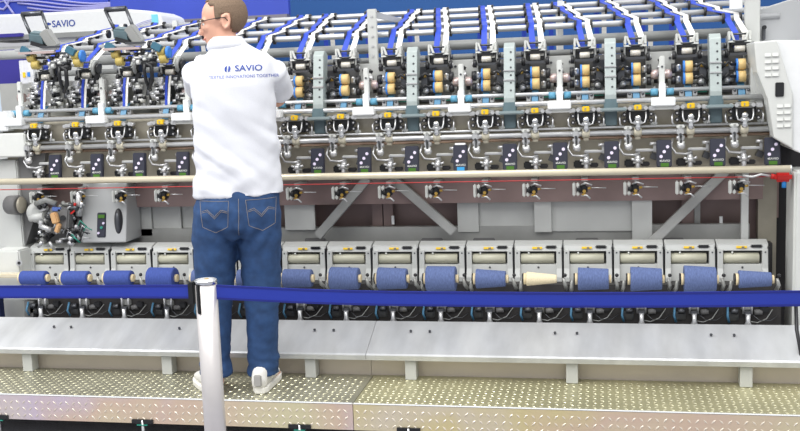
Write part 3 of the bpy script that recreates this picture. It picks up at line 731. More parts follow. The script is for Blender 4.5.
def tread_geo(b, x0, x1, a0, a1, place, pitch, m_, L=.0125, wv=.0042, hh=.0022):
    k = b.mi(m_); rows = int((a1-a0)/pitch); cols = int((x1-x0)/pitch)
    for r_ in range(rows):
        for c in range(cols):
            cx = x0+(c+.5)*pitch; cy = a0+(r_+.5)*pitch; ang = PI/4 if (r_+c) % 2 else -PI/4
            ca, sa = math.cos(ang), math.sin(ang)
            def q(u, v, h_): return b.bm.verts.new(place(cx+u*ca-v*sa, cy+u*sa+v*ca, h_))
            A, B_, C_, D = q(-L, 0, 0), q(0, -wv, 0), q(L, 0, 0), q(0, wv, 0); E1, E2 = q(-L*.5, 0, hh), q(L*.5, 0, hh)
            for f in ((A, B_, E1), (B_, E2, E1), (B_, C_, E2), (C_, D, E2), (D, E1, E2), (D, A, E1)):
                b.bm.faces.new(f).material_index = k
ST = .225
def step(x0, x1, label, feet, pitch, M_tread=M_tread, M_riser=M_riser):
    t = thing('step_platform', label, 'step', ((x0+x1)/2, -.6, 0)); xm = (x0+x1)/2; a, c = x0-xm+.0015, x1-xm-.0015
    b = MB(); b.box(((a+c)/2, .02, ST-.004), (c-a, .41, .008), M_tread); tread_geo(b, a+.004, c-.004, -.178, .22, lambda x, y, h_: (x, y, ST+h_), pitch, M_lug); b.build('tread_plate', t)
    MB().box(((a+c)/2, -.187, ST-.002), (c-a, .008, .008), M_white, bev=.002).build('edge_trim', t)
    b = MB(); b.box(((a+c)/2, -.188, .165), (c-a, .006, .115), M_riser); tread_geo(b, a+.004, c-.004, .112, .215, lambda x, z, h_: (x, -.191-h_, z), pitch, M_riserlug); b.build('riser', t)
    for px in feet:
        x = W(px, 420, -.8)[0]-xm
        MB().box((x, -.195, .118), (.10, .012, .018), M_black).cyl((x, -.195, .0), (x, -.195, .125), .007, M_silver).cyl((x, -.195, 0), (x, -.195, .012), .022, M_dsteel).box((x, -.2, .103), (.05, .01, .003), M_green).build('adjustable_foot', t)
    b = MB(); b.box(((a+c)/2, .17, .11), (c-a, .02, .2), M_dsteel); b.build('rear_skirt', t)
XE = W(353, 410, -.79)[0]
step(XL-.35, XE, 'left chequer plate step platform the man stands on', (-2, 142, 299), .031)
step(XE, XR+.2, 'right chequer plate step platform, empty and yellower', (408, 577), .031, M_tread2, M_riser2)

# ================================================================ LONG BAR AND RED CORD
x0, z0 = W(-14, 182.0, -.15); x1, z1 = W(790, 168.8, -.15)
t = thing('long_bar', 'long cream and silver bar crossing the whole machine at hip height', 'bar', (x0, -.15, z0))
L_ = Vector((x1-x0, 0, z1-z0))
MB().cyl((0, 0, 0), L_, .0165, M_wood, seg=20).build('tube', t)
MB().cyl(L_, L_*1.0015, .0172, M_silver, seg=20).build('end_cap', t)
b = MB()
for f_ in (.12, .5, .82): p = L_*f_; MB().box((p.x, p.y+.09, p.z-.005), (.012, .17, .008), M_steelp).build('bracket', t)
x0, z0 = W(-14, 190.0, -.07); x1, z1 = W(772, 176.5, -.07)
tag(MB().cyl((0, 0, 0), (x1-x0, 0, z1-z0), .0024, M_redc, seg=8).build('red_string', None, (x0, -.07, z0)), 'thin red cord running just below the long bar', 'cord')
x, z = W(783, 177, -.09)
t = thing('red_connector', 'red connector with blue plug at the right end of the bar', 'connector', (x, -.085, z))
MB().box((0, 0, 0), (.075, .05, .042), M_red, bev=.012).cyl((-.05, 0, .004), (-.03, 0, 0), .012, M_red).build('body', t)
MB().cyl((.005, -.005, -.02), (.005, -.005, -.048), .010, mat('bright_blue_plastic', (44, 140, 220), .4)).build('blue_plug', t)
MB().tube([(-.05, 0, .004), (-.09, .01, .012), (-.13, 0, .002), (-.17, .01, .008)], .006, M_silver, 6).build('steel_fitting', t)

# ================================================================ SERVICE CART (left) 
t = thing('service_cart', 'grey travelling service cart with oval window and green keypad, at left', 'service cart', (W(103, 230, -.05)[0], 0, .5)); x0 = t.location.x
def l(px, py, Y): x, z = W(px, py, Y); return (x-x0, Y, z-.5)
A, B_, C_, D = l(82, 183, .03), l(126, 183, .03), l(126, 243, -.04), l(82, 243, -.04)
MB().prism([(-.03, C_[2]), (.03, A[2]), (.16, A[2]), (.16, C_[2])], A[0], (B_[0]+C_[0])/2, mat('cart_grey', (176, 178, 178), .4, .1, .05, 3)).build('casing', t, bevel=.008)
p = l(116, 223.5, -.04); MB().sph((p[0], -.004, p[2]), .030, M_rub, (.80, .9, 2.5), 18).build('oval_window', t)
p = l(116, 223.5, -.04); MB().sph((p[0], -.016, p[2]), .020, M_dsteel, (.80, .9, 2.9), 18).build('window_pane', t)
p = l(100, 225.5, -.03); k_ = MB().box((p[0], -.012, p[2]), (.05, .012, .13), M_disp, rot=(-.2, 0, 0), bev=.004).build('keypad', t)
b = MB(); b.box((p[0]+.002, -.011, p[2]+.045), (.036, .005, .018), M_led, rot=(-.2, 0, 0)); b.cyl((p[0]+.014, -.012, p[2]+.010), (p[0]+.014, -.022, p[2]+.010), .006, M_btn); b.cyl((p[0]-.012, -.022, p[2]-.040), (p[0]-.012, -.034, p[2]-.040), .006, M_btn); b.cyl((p[0]+.004, -.016, p[2]-.012), (p[0]+.004, -.028, p[2]-.012), .007, M_green); b.build('key', k_)
b = MB()
b.lathe([(-.02, .02), (-.02, .045), (.02, .055), (.03, .03)], M_lgrey, l(37, 212, -.02), (.6, -.8, 0)); b.tube([l(36, 204, -.05), l(46, 200, -.06), l(56, 204, -.05)], .016, M_grey, 8)
b.cyl(l(40, 226, -.06), l(52, 230, -.06), .014, M_silver); b.cyl(l(30, 218, -.05), l(44, 216, -.05), .02, M_lgrey); b.build('suction_arm', t)
b = MB(); b.box(l(59, 213, -.05), (.085, .05, .05), M_mgrey, rot=(0, .2, 0), bev=.006); b.box(l(65, 218, -.05), (.07, .06, .11), M_mgrey, rot=(0, .15, 0), bev=.008); b.cyl(l(63, 218, -.09), l(63, 218, -.083), .014, M_black); b.box(l(57, 209, -.07), (.045, .02, .018), mat('blue_grey_plastic', (86, 112, 180), .4), rot=(0, .1, 0)); b.build('gripper_head', t)
b = MB(); b.box(l(55, 218, -.1), (.036, .03, .06), mat('tan_plastic', (206, 164, 116), .5), rot=(0, -.2, 0), bev=.006); b.box(l(58, 228, -.1), (.024, .024, .05), mat('tan_plastic', (206, 164, 116), .5), rot=(0, .4, 0), bev=.005); b.build('tan_jaw', t)
b = MB()
rr = random.Random(4)
for k in range(90):
    px = rr.uniform(38, 84); py = rr.uniform(204, 242); p = Vector(l(px, py, rr.uniform(-.07, .05))); d = Vector((rr.uniform(-1, 1), rr.uniform(-.4, .2), rr.uniform(-1, 1))).normalized()*rr.uniform(.015, .05)
    b.cyl(p, p+d, rr.uniform(.004, .013), rr.choice((M_silver, M_silver, M_dsteel, M_black, M_chrome, M_steelp)), seg=10)
b.build('knotter_linkage', t)
b = MB(); b.cyl(l(79, 192, -.03), l(79, 216, -.03), .016, M_silver); b.cyl(l(75, 206, -.06), l(75, 203, -.06), .007, M_red); b.box(l(73, 212, -.06), (.03, .01, .008), M_red, rot=(0, -.6, 0)); b.build('air_cylinder', t)
b = MB()
for k in range(14):
    px = rr.uniform(60, 84); py = rr.uniform(222, 243); p = Vector(l(px, py, -.06)); 
    b.tube([p, p+Vector((.02, -.01, .03)), p+Vector((.05, 0, rr.uniform(-.02, .03)))], .003, rr.choice((M_green, M_black, M_silver)), 5)
b.build('hose', t)
MB().box(l(52, 224, .14), (.26, .02, .42), M_mgrey).build('back_plate', t)

# ================================================================ LEFT END HOUSINGS
t = thing('end_housing', 'grey end housing at the left edge with dark rimmed ring', 'housing', (XL-.1, 0, 0)); x0 = XL-.1
def l2(px, py, Y): x, z = W(px, py, Y); return (x-x0, Y, z)
def quadbox(name, px0, px1, py0, py1, Y, dep, m_, bev=.006):
    a = l2(px0, py1, Y); c = l2(px1, py0, Y)
    return MB().box(((a[0]+c[0])/2, Y+dep/2, (a[2]+c[2])/2), (c[0]-a[0], dep, c[2]-a[2]), m_, bev=bev).build(name, t)
quadbox('white_block', -16, 6, 112, 132, -.04, .15, M_white); quadbox('white_block', -16, 24, 133, 158, -.05, .2, M_offw)
quadbox('casing', -16, 16, 160, 258, -.0, .3, M_lgrey); 
p = l2(16, 205, -.02)
MB().prism([(l2(16, 158, 0)[0], l2(16, 158, 0)[2]), (l2(44, 150, 0)[0], l2(44, 150, 0)[2]), (l2(38, 200, 0)[0], l2(38, 200, 0)[2]), (l2(20, 258, 0)[0], l2(20, 258, 0)[2]), (l2(14, 258, 0)[0], l2(14, 258, 0)[2])], .02, .25, M_mgrey, axis='y').build('wing_panel', t)
MB().lathe([(-.03, .03), (-.03, .050), (.04, .053), (.045, .045)], M_mgrey, l2(14, 205, -.03), (1, -.25, 0)).build('ring', t)
MB().sph(l2(21.5, 205, -.05), .044, M_tan, (.35, 1, 1), 18).build('round_cap', t)
b = MB(); b.box(l2(14, 267, -.05), (.15, .12, .20), M_offw, bev=.008); b.build('corner_casing', t)
MB().cyl(l2(19, 263, -.12), l2(19, 263, -.14), .016, M_silver).cyl(l2(19, 263, -.14), l2(19, 263, -.15), .008, M_black).build('round_knob', t)
MB().box(l2(32, 311, -.08), (.05, .06, .12), M_mgrey, rot=(0, .1, 0)).build('foot', t)
x, z = W(-2, 274, -.13); x1, z1 = W(26, 272, -.13)
tag(MB().box(((x1-x)/2-.05, 0, 0), (x1-x+.1, .05, .022), M_wood, bev=.004).build('cream_ledge', None, (x, -.16, z)), 'short cream ledge at the far left beside the first cone', 'ledge')
x, z = W(3, 300, -.05)
tag(MB().box((-.04, 0, -.09), (.10, .08, .38), mat('navy_cloth', (34, 48, 96), .8), bev=.02).build('navy_case', None, (x-.02, -.05, z)), 'dark navy case at the far left edge below the belt', 'case')
x, z = W(16, 310, 0)
b = MB(); b.box((.0, .1, 0), (.32, .2, .34), M_offw, bev=.01); tag(b.build('white_box', None, (x-.01, .06, z-.06)), 'rough white box beside the navy case', 'box')

# transparent guard with stickers
x, z = W(27, 72, .2)
t = thing('clear_guard', 'translucent plastic guard with yellow and blue stickers at upper left', 'guard', (x, .2, z))
gm = bpy.data.materials.new('clear_plastic'); gm.use_nodes = True; gb = gm.node_tree.nodes['Principled BSDF']
gb.inputs['Base Color'].default_value = (.9, .91, .93, 1); gb.inputs['Alpha'].default_value = .55; gb.inputs['Roughness'].default_value = .15
_n = gm.node_tree.nodes.new('ShaderNodeTexNoise'); _m = gm.node_tree.nodes.new('ShaderNodeMapRange'); _m.inputs['To Min'].default_value = .45; _m.inputs['To Max'].default_value = .7
gm.node_tree.links.new(_n.outputs['Fac'], _m.inputs['Value']); gm.node_tree.links.new(_m.outputs[0], gb.inputs['Alpha'])
MB().box((0, 0, 0), (.085, .008, .125), gm, bev=.003).build('sheet', t)
MB().box((-.015, -.006, -.015), (.016, .002, .028), M_yel).build('yellow_sticker', t); MB().box((.012, -.006, -.013), (.016, .002, .024), M_bluerim).build('blue_sticker', t)

# ================================================================ RIGHT END CABINETS
t = thing('end_cabinet', 'white louvred end cabinet at the right with small dark window', 'cabinet', (W(760, 100, -.12)[0], -.12, 0)); x0 = t.location.x
def l3(px, py, Y=-.12): x, z = W(px, py, Y); return (x-x0, z)
pts = [l3(752, 41), l3(776, 38), l3(800, 66), l3(800, 143), l3(776, 141.5), l3(752, 121)]
fr1 = [l3(752.5, 42), l3(776, 39.5), l3(792, 96), l3(792, 146), l3(776, 141.5), l3(758, 123), l3(764, 86)]
MB().prism([l3(754, 42), l3(777, 40), l3(793, 95), l3(793, 149), l3(774, 138), l3(768, 100), l3(757, 72)], 0, .45, M_offw, axis='y').build('front_panel', t, bevel=.006)
MB().prism([l3(775, 40), l3(808, 40), l3(812, 158), l3(793, 150), l3(793, 95)], .02, .6, M_white, axis='y').build('side_body', t, bevel=.006)
for cx, cy in ((768, 56), (780, 112)):
    for r_ in range(4):
        for s in (0, 1):
            p = l3(cx+s*7.5, cy+r_*6.6-s*.4+(-1 if cy < 100 else -6)); MB().prism([(-.007, p[1]-.006), (-.005, p[1]-.009), (.0, p[1]+.008), (.002, p[1]-.009)][:3]+[(.001, p[1]-.008)], p[0]-.013, p[0]+.013, M_offw).build('louvre', t)
p = l3(779.5, 89.5); MB().box((p[0], -.002, p[1]), (.036, .012, .062), M_black, bev=.003).build('dark_window', t)
p = l3(795, 150); MB().box((p[0]+.06, .1, .62), (.12, .2, 1.0), M_offw, bev=.01).build('lower_column', t)
MB().box((l3(764, 90)[0], .20, l3(764, 88)[1]), (.07, .14, .22), M_lgrey, bev=.02).build('hinge_block', t)
t = thing('upper_cabinet', 'large pale grey cabinet in the upper right corner above the louvred one', 'cabinet', (W(780, 20, .35)[0], .35, 0)); x0 = t.location.x
def l4(px, py, Y=.35): x, z = W(px, py, Y); return (x-x0, z)
MB().prism([l4(757, 46), l4(757, 10), l4(800, -4), l4(850, -6), l4(850, 46)], 0, .8, mat('cabinet_mid_grey', (170, 172, 174), .4, nz=.06, scale=2), axis='y').build('body', t, bevel=.006)
p = l4(763, 34); MB().box((p[0], -.02, p[1]), (.012, .04, .06), M_dsteel, bev=.003).cyl((p[0], -.045, p[1]+.03), (p[0], -.03, p[1]+.03), .01, M_black).build('latch', t)
# black hose at right
pts = [W(796, 306, -.3), W(798, 330, -.35), W(801, 362, -.4)]
tag(MB().tube([(pts[0][0], -.3, pts[0][1]), (pts[1][0]-.005, -.35, pts[1][1]), (pts[2][0], -.46, pts[2][1]-.01)], .008, M_black).build('black_hose'), 'black hose hanging at the far right edge of the kick panel', 'hose')

# ================================================================ BARRIER
PX, PY = W(205.5, 279, -1.7)[0], -1.7; PZ = W(205.5, 279, -1.7)[1]
t = thing('barrier_post', 'brushed steel barrier post standing in front of the man', 'barrier post', (PX, PY, 0))
MB().cyl((0, 0, .02), (0, 0, PZ-.014), .0365, mat('satin_steel', (222, 218, 216), .36, .6), seg=32).build('pole', t)
MB().lathe([(0, .038), (.010, .038), (.014, .0365), (.014, .032), (.010, .031)], M_chrome, (0, 0, PZ-.015), (0, 0, 1), 32).build('cap', t)
MB().lathe([(0, .030), (.003, .030), (.005, .02)], M_alu, (0, 0, PZ-.004), (0, 0, 1), 24).cyl((.004, 0, PZ), (.004, 0, PZ+.002), .008, M_gold).build('cap_disc', t)
MB().lathe([(0, .17), (.008, .17), (.02, .12), (.025, .05)], M_dsteel, (0, 0, 0), (0, 0, 1), 36).build('base', t)
MB().box((-.014, -.0340, PZ-.062), (.014, .010, .10), M_black, rot=(0, 0, -.35), bev=.003).build('slot', t)
MB().box((-.045, -.004, PZ-.045), (.022, .042, .075), M_black, bev=.004).build('belt_clip', t)
bz = PZ
def belt(pts, w_, name, label):
    b = MB(); up = Vector((0, 0, 1))
    fine = []
    for i in range(len(pts)-1):
        a, c = Vector(pts[i]), Vector(pts[i+1])
        for k in range(6): fine.append(a.lerp(c, k/6))
    fine.append(Vector(pts[-1]))
    b.ribbon(fine, w_, M_belt, .002, (0, 0, 1))
    for s in (-1, 1): b.ribbon([p+Vector((0, -.0012, s*(w_/2-.004))) for p in fine], .006, M_belt2, .002, (0, 0, 1))
    return tag(b.build(name), label, 'belt')
def bp(px, py, Y): x, z = W(px, py, Y); return (x, Y, z)
belt([bp(-16, 292, -1.62), bp(60, 291.8, -1.63), bp(130, 291.6, -1.66), (PX-.055, -1.70, W(190, 291.6, -1.70)[1])], .047, 'barrier_belt', 'blue barrier belt stretching left from the steel post')
belt([(PX+.036, -1.70, W(218, 292, -1.7)[1]), bp(250, 293.6, -1.69), bp(300, 296, -1.67), bp(350, 297.6, -1.66), bp(400, 298.6, -1.65), bp(480, 299.3, -1.64), bp(560, 299.9, -1.63), bp(640, 299.9, -1.62), bp(720, 299.3, -1.61), bp(815, 298.2, -1.6)], .050, 'barrier_belt', 'blue barrier belt stretching right from the steel post to the frame edge')

# ================================================================ THE MAN
def tube_rings(b, pts, rad, seg=18, caps=True):
    """pts centres, rad (rx, ry) in the plane across the path; ends closed by domes"""
    P_ = [Vector(p) for p in pts]; rings = []
    for i, p in enumerate(P_):
        d = (P_[min(i+1, len(P_)-1)]-P_[max(i-1, 0)]).normalized()
        x = Vector((1, 0, 0)) if abs(d.x) < .8 else Vector((0, 0, 1))
        x = (x-d*x.dot(d)).normalized(); y = d.cross(x).normalized(); rx, ry = rad[i]
        rings.append([b.bm.verts.new(p+x*rx*math.cos(2*PI*j/seg)+y*ry*math.sin(2*PI*j/seg)) for j in range(seg)])
    for i in range(len(rings)-1):
        for j in range(seg): b.bm.faces.new((rings[i][j], rings[i][(j+1) % seg], rings[i+1][(j+1) % seg], rings[i+1][j]))
    b.bm.faces.new(rings[0][::-1]); b.bm.faces.new(rings[-1])
def remeshed(b, name, m_, parent, vox=.008, smooth=4, disp=None):
    b.mi(m_); bmesh.ops.recalc_face_normals(b.bm, faces=b.bm.faces[:])
    me = bpy.data.meshes.new('tmp'); b.bm.to_mesh(me); b.bm.free(); o = bpy.data.objects.new('tmp', me); COL.objects.link(o)
    md = o.modifiers.new('r', 'REMESH'); md.mode = 'VOXEL'; md.voxel_size = vox
    if smooth: sm = o.modifiers.new('s', 'SMOOTH'); sm.iterations = smooth; sm.factor = .6
    dg = bpy.context.evaluated_depsgraph_get(); me2 = bpy.data.meshes.new_from_object(o.evaluated_get(dg)); bpy.data.objects.remove(o); bpy.data.meshes.remove(me)
    me2.name = name; me2.materials.clear(); me2.materials.append(m_)
    for p in me2.polygons: p.use_smooth = True
    if disp:
        nn = [v.normal.copy() for v in me2.vertices]
        for v, n in zip(me2.vertices, nn): v.co += n*disp(v.co, n)
    r_ = bpy.data.objects.new(name, me2); COL.objects.link(r_); r_.parent = parent; return r_

MX = W(240, 390, -.6)[0]+.062
MAN = thing('person', 'man in white polo shirt and blue jeans standing on the step, head turned left', 'person', (MX, -.62, ST+.002), R(16))
# --- local: x right, y forward (away from camera), z up
HC = Vector((-.026, .02, 1.636))                     # head centre
HY = R(92)                                          # head turned to the left
def hd(f, l_, u_):                                  # face-forward, face-left(→ +), up offsets from the head centre
    fx, fy = -math.sin(HY), math.cos(HY); lx, ly = -math.cos(HY), -math.sin(HY)
    t_ = .10                                        # slight nod
    f2 = f*math.cos(t_)+u_*math.sin(t_)*1; u2 = u_*math.cos(t_)-f*math.sin(t_)
    return HC+Vector((fx*f2+lx*l_, fy*f2+ly*l_, u2))
SH = 1.445
armR = [(.140, 0, SH), (.172, .02, SH-.03), (.188, .09, SH-.085), (.195, .17, SH-.150), (.175, .26, SH-.125), (.13, .34, SH-.09), (.11, .38, SH-.075)]
armL = [(-.135, .005, SH), (-.158, .03, SH-.025), (-.160, .11, SH-.07), (-.155, .19, SH-.115), (-.145, .28, SH-.10), (-.12, .36, SH-.07), (-.10, .40, SH-.06)]
b = MB()
tube_rings(b, [(-.0, .0, .80), (0, 0, .95), (0, .0, 1.1), (0, -.005, 1.25), (0, -.01, 1.38), (0, 0, 1.45), (-.01, .005, 1.50)], [(.15, .10), (.155, .10), (.15, .095), (.160, .10), (.155, .095), (.11, .08), (.06, .06)])
tube_rings(b, [(0, .0, 1.46), (-.018, .01, 1.53), (-.04, .015, 1.60)], [(.062, .062), (.056, .058), (.052, .056)])
for pts in ([(p[0]*(.93 if j < 4 else 1), p[1]+(.008 if j < 4 else 0), p[2]) for j, p in enumerate(A_)] for A_ in (armR, armL)): tube_rings(b, pts, [(.036, .036), (.040, .040), (.042, .042), (.041, .041), (.038, .036), (.027, .024), (.024, .020)])
# head: skull, jaw, brow, nose, lips, ears
def ell(b, c, r3, seg=20):
    """ellipsoid with axes along face forward/left/up"""
    t_ = bmesh.new(); bmesh.ops.create_uvsphere(t_, u_segments=seg, v_segments=14, radius=1)
    for v in t_.verts: v.co = hd(c[0]+v.co.x*r3[0], c[1]+v.co.y*r3[1], c[2]+v.co.z*r3[2])
    b._merge(t_, M_skin, True)
ell(b, (-.008, 0, .028), (.098, .077, .088)); ell(b, (.032, 0, -.030), (.058, .058, .082)); ell(b, (.052, 0, -.080), (.034, .036, .028))
ell(b, (.078, 0, .012), (.018, .052, .014)); ell(b, (.092, 0, -.022), (.016, .010, .026)); ell(b, (.104, 0, -.036), (.014, .013, .011))
ell(b, (.086, 0, -.060), (.011, .022, .006)); ell(b, (.083, 0, -.070), (.010, .020, .006)); ell(b, (.072, .028, -.02), (.022, .022, .02)); ell(b, (.072, -.028, -.02), (.022, .022, .02))
for s in (-1, 1):                                   # ears: raised rim with a hollow
    t_ = MB()
    pts = [hd(-.014+.016*math.cos(a)*1.0-.004*math.sin(a), s*(.080+.006*abs(math.sin(a*.5))), -.004+.028*math.sin(a)) for a in [2*PI*k/14 for k in range(14)]]+[hd(.005, s*.08, -.004)]
    b.tube(pts, .0062, M_skin, 6); ell(b, (-.014, s*.074, -.004), (.013, .009, .022), 10); ell(b, (-.006, s*.080, -.030), (.009, .006, .010), 8)
# hands: palm plus four unequal bent fingers and a thumb
def hand(b, wr, d, side):
    d = Vector(d).normalized(); up = Vector((0, 0, 1)); x = d.cross(up).normalized()*side; n = x.cross(d)*side; wr = Vector(wr)
    tube_rings(b, [wr, wr+d*.03, wr+d*.06, wr+d*.085], [(.022, .026), (.017, .036), (.016, .040), (.014, .038)])
    for k, (o_, L_) in enumerate(((-.030, .062), (-.010, .074), (.011, .070), (.031, .055))):
        p = wr+d*.078+Vector((0, 0, 1))*(-o_)
        q = p+d*L_*.45-x*.006; r_ = q+d*L_*.30-x*.020; s_ = r_+d*L_*.12-x*.022
        b.tube([p-d*.02, p, q, r_, s_], [.0085, .0085, .008, .0075, .006], M_skin, 8)
    p = wr+d*.028+up*.03; b.tube([p-up*.01, p+up*.012+d*.018-x*.01, p+up*.018+d*.045-x*.022, p+up*.016+d*.064-x*.030], [.012, .011, .0095, .007], M_skin, 8)
hand(b, armR[-1], (-.45, .85, .1), 1); hand(b, armL[-1], (.45, .85, .1), -1)
# lower legs and feet within the jeans and shoes
legL = [(-.105, 0, .84), (-.12, -.005, .66), (-.138, .0, .42), (-.148, -.005, .22), (-.152, .0, .08)]
legR = [(.078, 0, .84), (.078, .0, .66), (.072, .0, .42), (.064, -.005, .22), (.060, .0, .08)]
for L_ in (legL, legR): tube_rings(b, L_, [(.082, .085), (.074, .078), (.055, .060), (.045, .048), (.036, .040)])
for s, L_ in ((-1, legL), (1, legR)):
    f = Vector(L_[-1]); a = R(15)*s; d = Vector((math.sin(a), math.cos(a), 0)); tube_rings(b, [f+Vector((0, 0, -.03))-d*.03, f+d*.05+Vector((0, 0, -.035)), f+d*.13+Vector((0, 0, -.05)), f+d*.17+Vector((0, 0, -.055))], [(.03, .03), (.036, .03), (.04, .018), (.025, .012)])
body = remeshed(b, 'body', M_skin, MAN, .0062, 2)

def fold(co, k, sx, sz, sk):
    return noise.noise(Vector(((co.x+sk*co.z)*sx, co.y*sx*.5, (co.z-sk*co.x)*sz)))
# polo shirt
b = MB()
tube_rings(b, [(-.0, .0, .885), (0, 0, .93), (0, .0, 1.05), (-.003, -.003, 1.16), (.002, -.01, 1.27), (-.002, -.014, 1.36), (-.0, -.008, 1.425), (-.004, .0, 1.478), (-.010, .004, 1.515), (-.014, .004, 1.54)],
           [(.196, .132), (.197, .133), (.189, .125), (.183, .120), (.178, .122), (.180, .122), (.186, .108), (.152, .088), (.098, .072), (.070, .066)], 28)
for P_, sgn in ((armR, 1), (armL, -1)):
    pts = [Vector(p) for p in P_[:4]]; e_ = pts[2].lerp(pts[3], .55)
    tube_rings(b, [Vector((sgn*.10, 0, 1.425)), pts[0]+Vector((0, 0, -.008)), pts[1], pts[2], e_], [(.062, .062), (.066, .066), (.066, .066), (.066, .064), (.068, .066)], 20)
def dsh(c, n):
    d = 0
    lo = max(0, min(1, (1.36-c.z)/.3))
    w_ = noise.noise(Vector((c.x*4, c.y*3, c.z*3.5)))
    t_ = c.z+.75*c.x+.05*w_                      # creases falling from the right shoulder blade to the left hip
    g_ = noise.noise(Vector((t_*16, (c.x-c.z)*2.2, c.y*3)))
    d += .016*(abs(g_)**.8)*lo*math.copysign(1, g_)
    u_ = c.z-.6*c.x
    h_ = noise.noise(Vector((u_*15+5, (c.x+c.z)*2.5, c.y*3+2)))
    d += .007*h_*max(0, min(1, (1.12-c.z)/.15))
    d += .0016*noise.noise(c*13)
    d += .006*noise.noise(Vector((c.x*22-c.z*10, c.y*9, c.z*12)))*max(0, min(1, (abs(c.x)-.11)/.07))
    if c.z < .895: d += .002
    return d
shirt = remeshed(b, 'polo_shirt', M_shirt, MAN, .0075, 5, dsh)
b = MB()                                            # collar folded down round the neck
pts = []; seg = 32
k = b.mi(M_shirt); rows = []
for j in range(seg+1):
    a = 2*PI*j/seg; ca, sa = math.cos(a), math.sin(a); c0 = Vector((-.016, .008, .018)); front = max(0, sa)
    rows.append([b.bm.verts.new(c0+Vector((.059*ca, .060*sa, 1.548-.035*front))), b.bm.verts.new(c0+Vector((.065*ca, .066*sa, 1.553-.035*front))), b.bm.verts.new(c0+Vector((.082*ca, .078*sa, 1.530-.045*front))), b.bm.verts.new(c0+Vector((.090*ca, .084*sa, 1.512-.05*front))), b.bm.verts.new(c0+Vector((.070*ca, .066*sa, 1.49-.05*front)))])
for j in range(seg):
    for q in range(4):
        f = b.bm.faces.new((rows[j][q], rows[j+1][q], rows[j+1][q+1], rows[j][q+1])); f.material_index = k; f.smooth = True
col_ = b.build('collar', shirt)
sm = col_.modifiers.new('thick', 'SOLIDIFY'); sm.thickness = .003
# jeans
b = MB()
tube_rings(b, [(0, 0, .97), (0, -.002, .90), (-.012, -.012, .82), (-.016, -.012, .76), (-.018, -.004, .72)], [(.165, .108), (.178, .120), (.192, .138), (.192, .134), (.170, .105)], 28)
LJ = [(-.112, -.008, .82), (-.120, -.004, .70), (-.128, .0, .56), (-.138, .0, .42), (-.146, -.002, .26), (-.152, .0, .14), (-.152, -.006, .072)]
RJ = [(.078, -.008, .82), (.078, -.004, .70), (.075, .0, .56), (.072, .0, .42), (.066, -.002, .26), (.060, .0, .14), (.060, -.008, .062)]
for J in (LJ, RJ): tube_rings(b, J, [(.094, .118), (.100, .110), (.091, .098), (.080, .088), (.070, .080), (.068, .080), (.072, .090)], 24)
def dj(c, n):
    d = .006*noise.noise(Vector((c.x*9, c.y*7, c.z*9)))+.004*noise.noise(Vector((c.x*16+c.z*10, c.y*9, c.z*22)))
    kn = math.exp(-((c.z-.47)/.13)**2); d += .006*kn*noise.noise(Vector((c.x*10+c.z*7, c.y*6, c.z*34)))
    an = max(0, min(1, (.26-c.z)/.16)); d += .0075*an*.45*math.sin(c.z*95+c.x*40+5*noise.noise(c*9))+.010*an*noise.noise(Vector((c.x*12, c.y*12, c.z*30)))
    cr_ = math.exp(-((c.z-.70)/.06)**2)*math.exp(-(c.x/.12)**2); d += .007*cr_*math.sin(30*(c.z*2-abs(c.x)*3))
    return d
jeans = remeshed(b, 'jeans', M_jean, MAN, .0075, 5, dj)
# seat seam as a groove of stitching, pockets, arcs
def bvh(o): me = o.data; return BVHTree.FromPolygons([v.co for v in me.vertices], [p.vertices for p in me.polygons])
JB = bvh(jeans); SB = bvh(shirt)
vd = Vector((0, 1, 0))
def onb(B, x, z, off=.001):
    h_ = B.ray_cast(Vector((x, -1, z)), vd)
    return (h_[0]-vd*off) if h_[0] is not None else Vector((x, -.1, z))
b = MB()
def line(pts, r=.0012):
    fine = []
    for i in range(len(pts)-1):
        for k in range(6):
            f = k/6; fine.append(onb(JB, pts[i][0]*(1-f)+pts[i+1][0]*f, pts[i][1]*(1-f)+pts[i+1][1]*f))
    fine.append(onb(JB, *pts[-1])); b.tube(fine, r, M_stitch, 5)
line([(.004, .88), (.002, .80), (-.004, .72)]);
b.build('seam', jeans)
for s in (-1, 1):
    b = MB(); cx = s*.100-.002
    o_ = [(cx-.064, .872), (cx+.064, .872), (cx+.055, .762), (cx, .735), (cx-.055, .762), (cx-.064, .872)]; line(o_)
    line([(cx-.056, .828), (cx-.03, .836), (cx-.004, .812), (cx, .805), (cx+.004, .812), (cx+.03, .836), (cx+.056, .828)]); line([(cx-.056, .822), (cx-.03, .829), (cx, .798), (cx+.03, .829), (cx+.056, .822)])
    b.build('back_pocket', jeans)
# shirt print
def wrap(body_, size, m_, name, x, z, sx=1):
    me = text_mesh(body_, size, m_, name, size > .03); bm = bmesh.new(); bm.from_mesh(me)
    bmesh.ops.triangulate(bm, faces=bm.faces[:]); bmesh.ops.subdivide_edges(bm, edges=[e_ for e_ in bm.edges if e_.calc_length() > .012], cuts=2)
    for v in bm.verts: v.co = onb(SB, x+v.co.x*sx, z+v.co.y, .0028)
    bm.to_mesh(me); bm.free(); o = bpy.data.objects.new(name, me); COL.objects.link(o); o.parent = shirt; return o
zl1 = 1.432; zl2 = 1.398
wrap('SAVIO', .036, M_text, 'lettering', .078, zl1, 1.15)
wrap('TEXTILE INNOVATIONS TOGETHER', .0185, M_text2, 'lettering', .055, zl2, .98)
b = MB(); kk = b.mi(M_text)
for sd in (-1, 1):                                  # two half discs either side of a slanting gap
    arc = [(-.010+sd*.003+sd*.0095*math.cos(a_)+.0015*math.sin(a_), zl1+.013*math.sin(a_)) for a_ in [-PI/2+PI*j/10 for j in range(11)]]
    vs = [b.bm.verts.new(onb(SB, x_, z_, .0035)) for x_, z_ in arc]
    b.bm.faces.new(vs).material_index = kk
b.build('round_emblem', shirt)
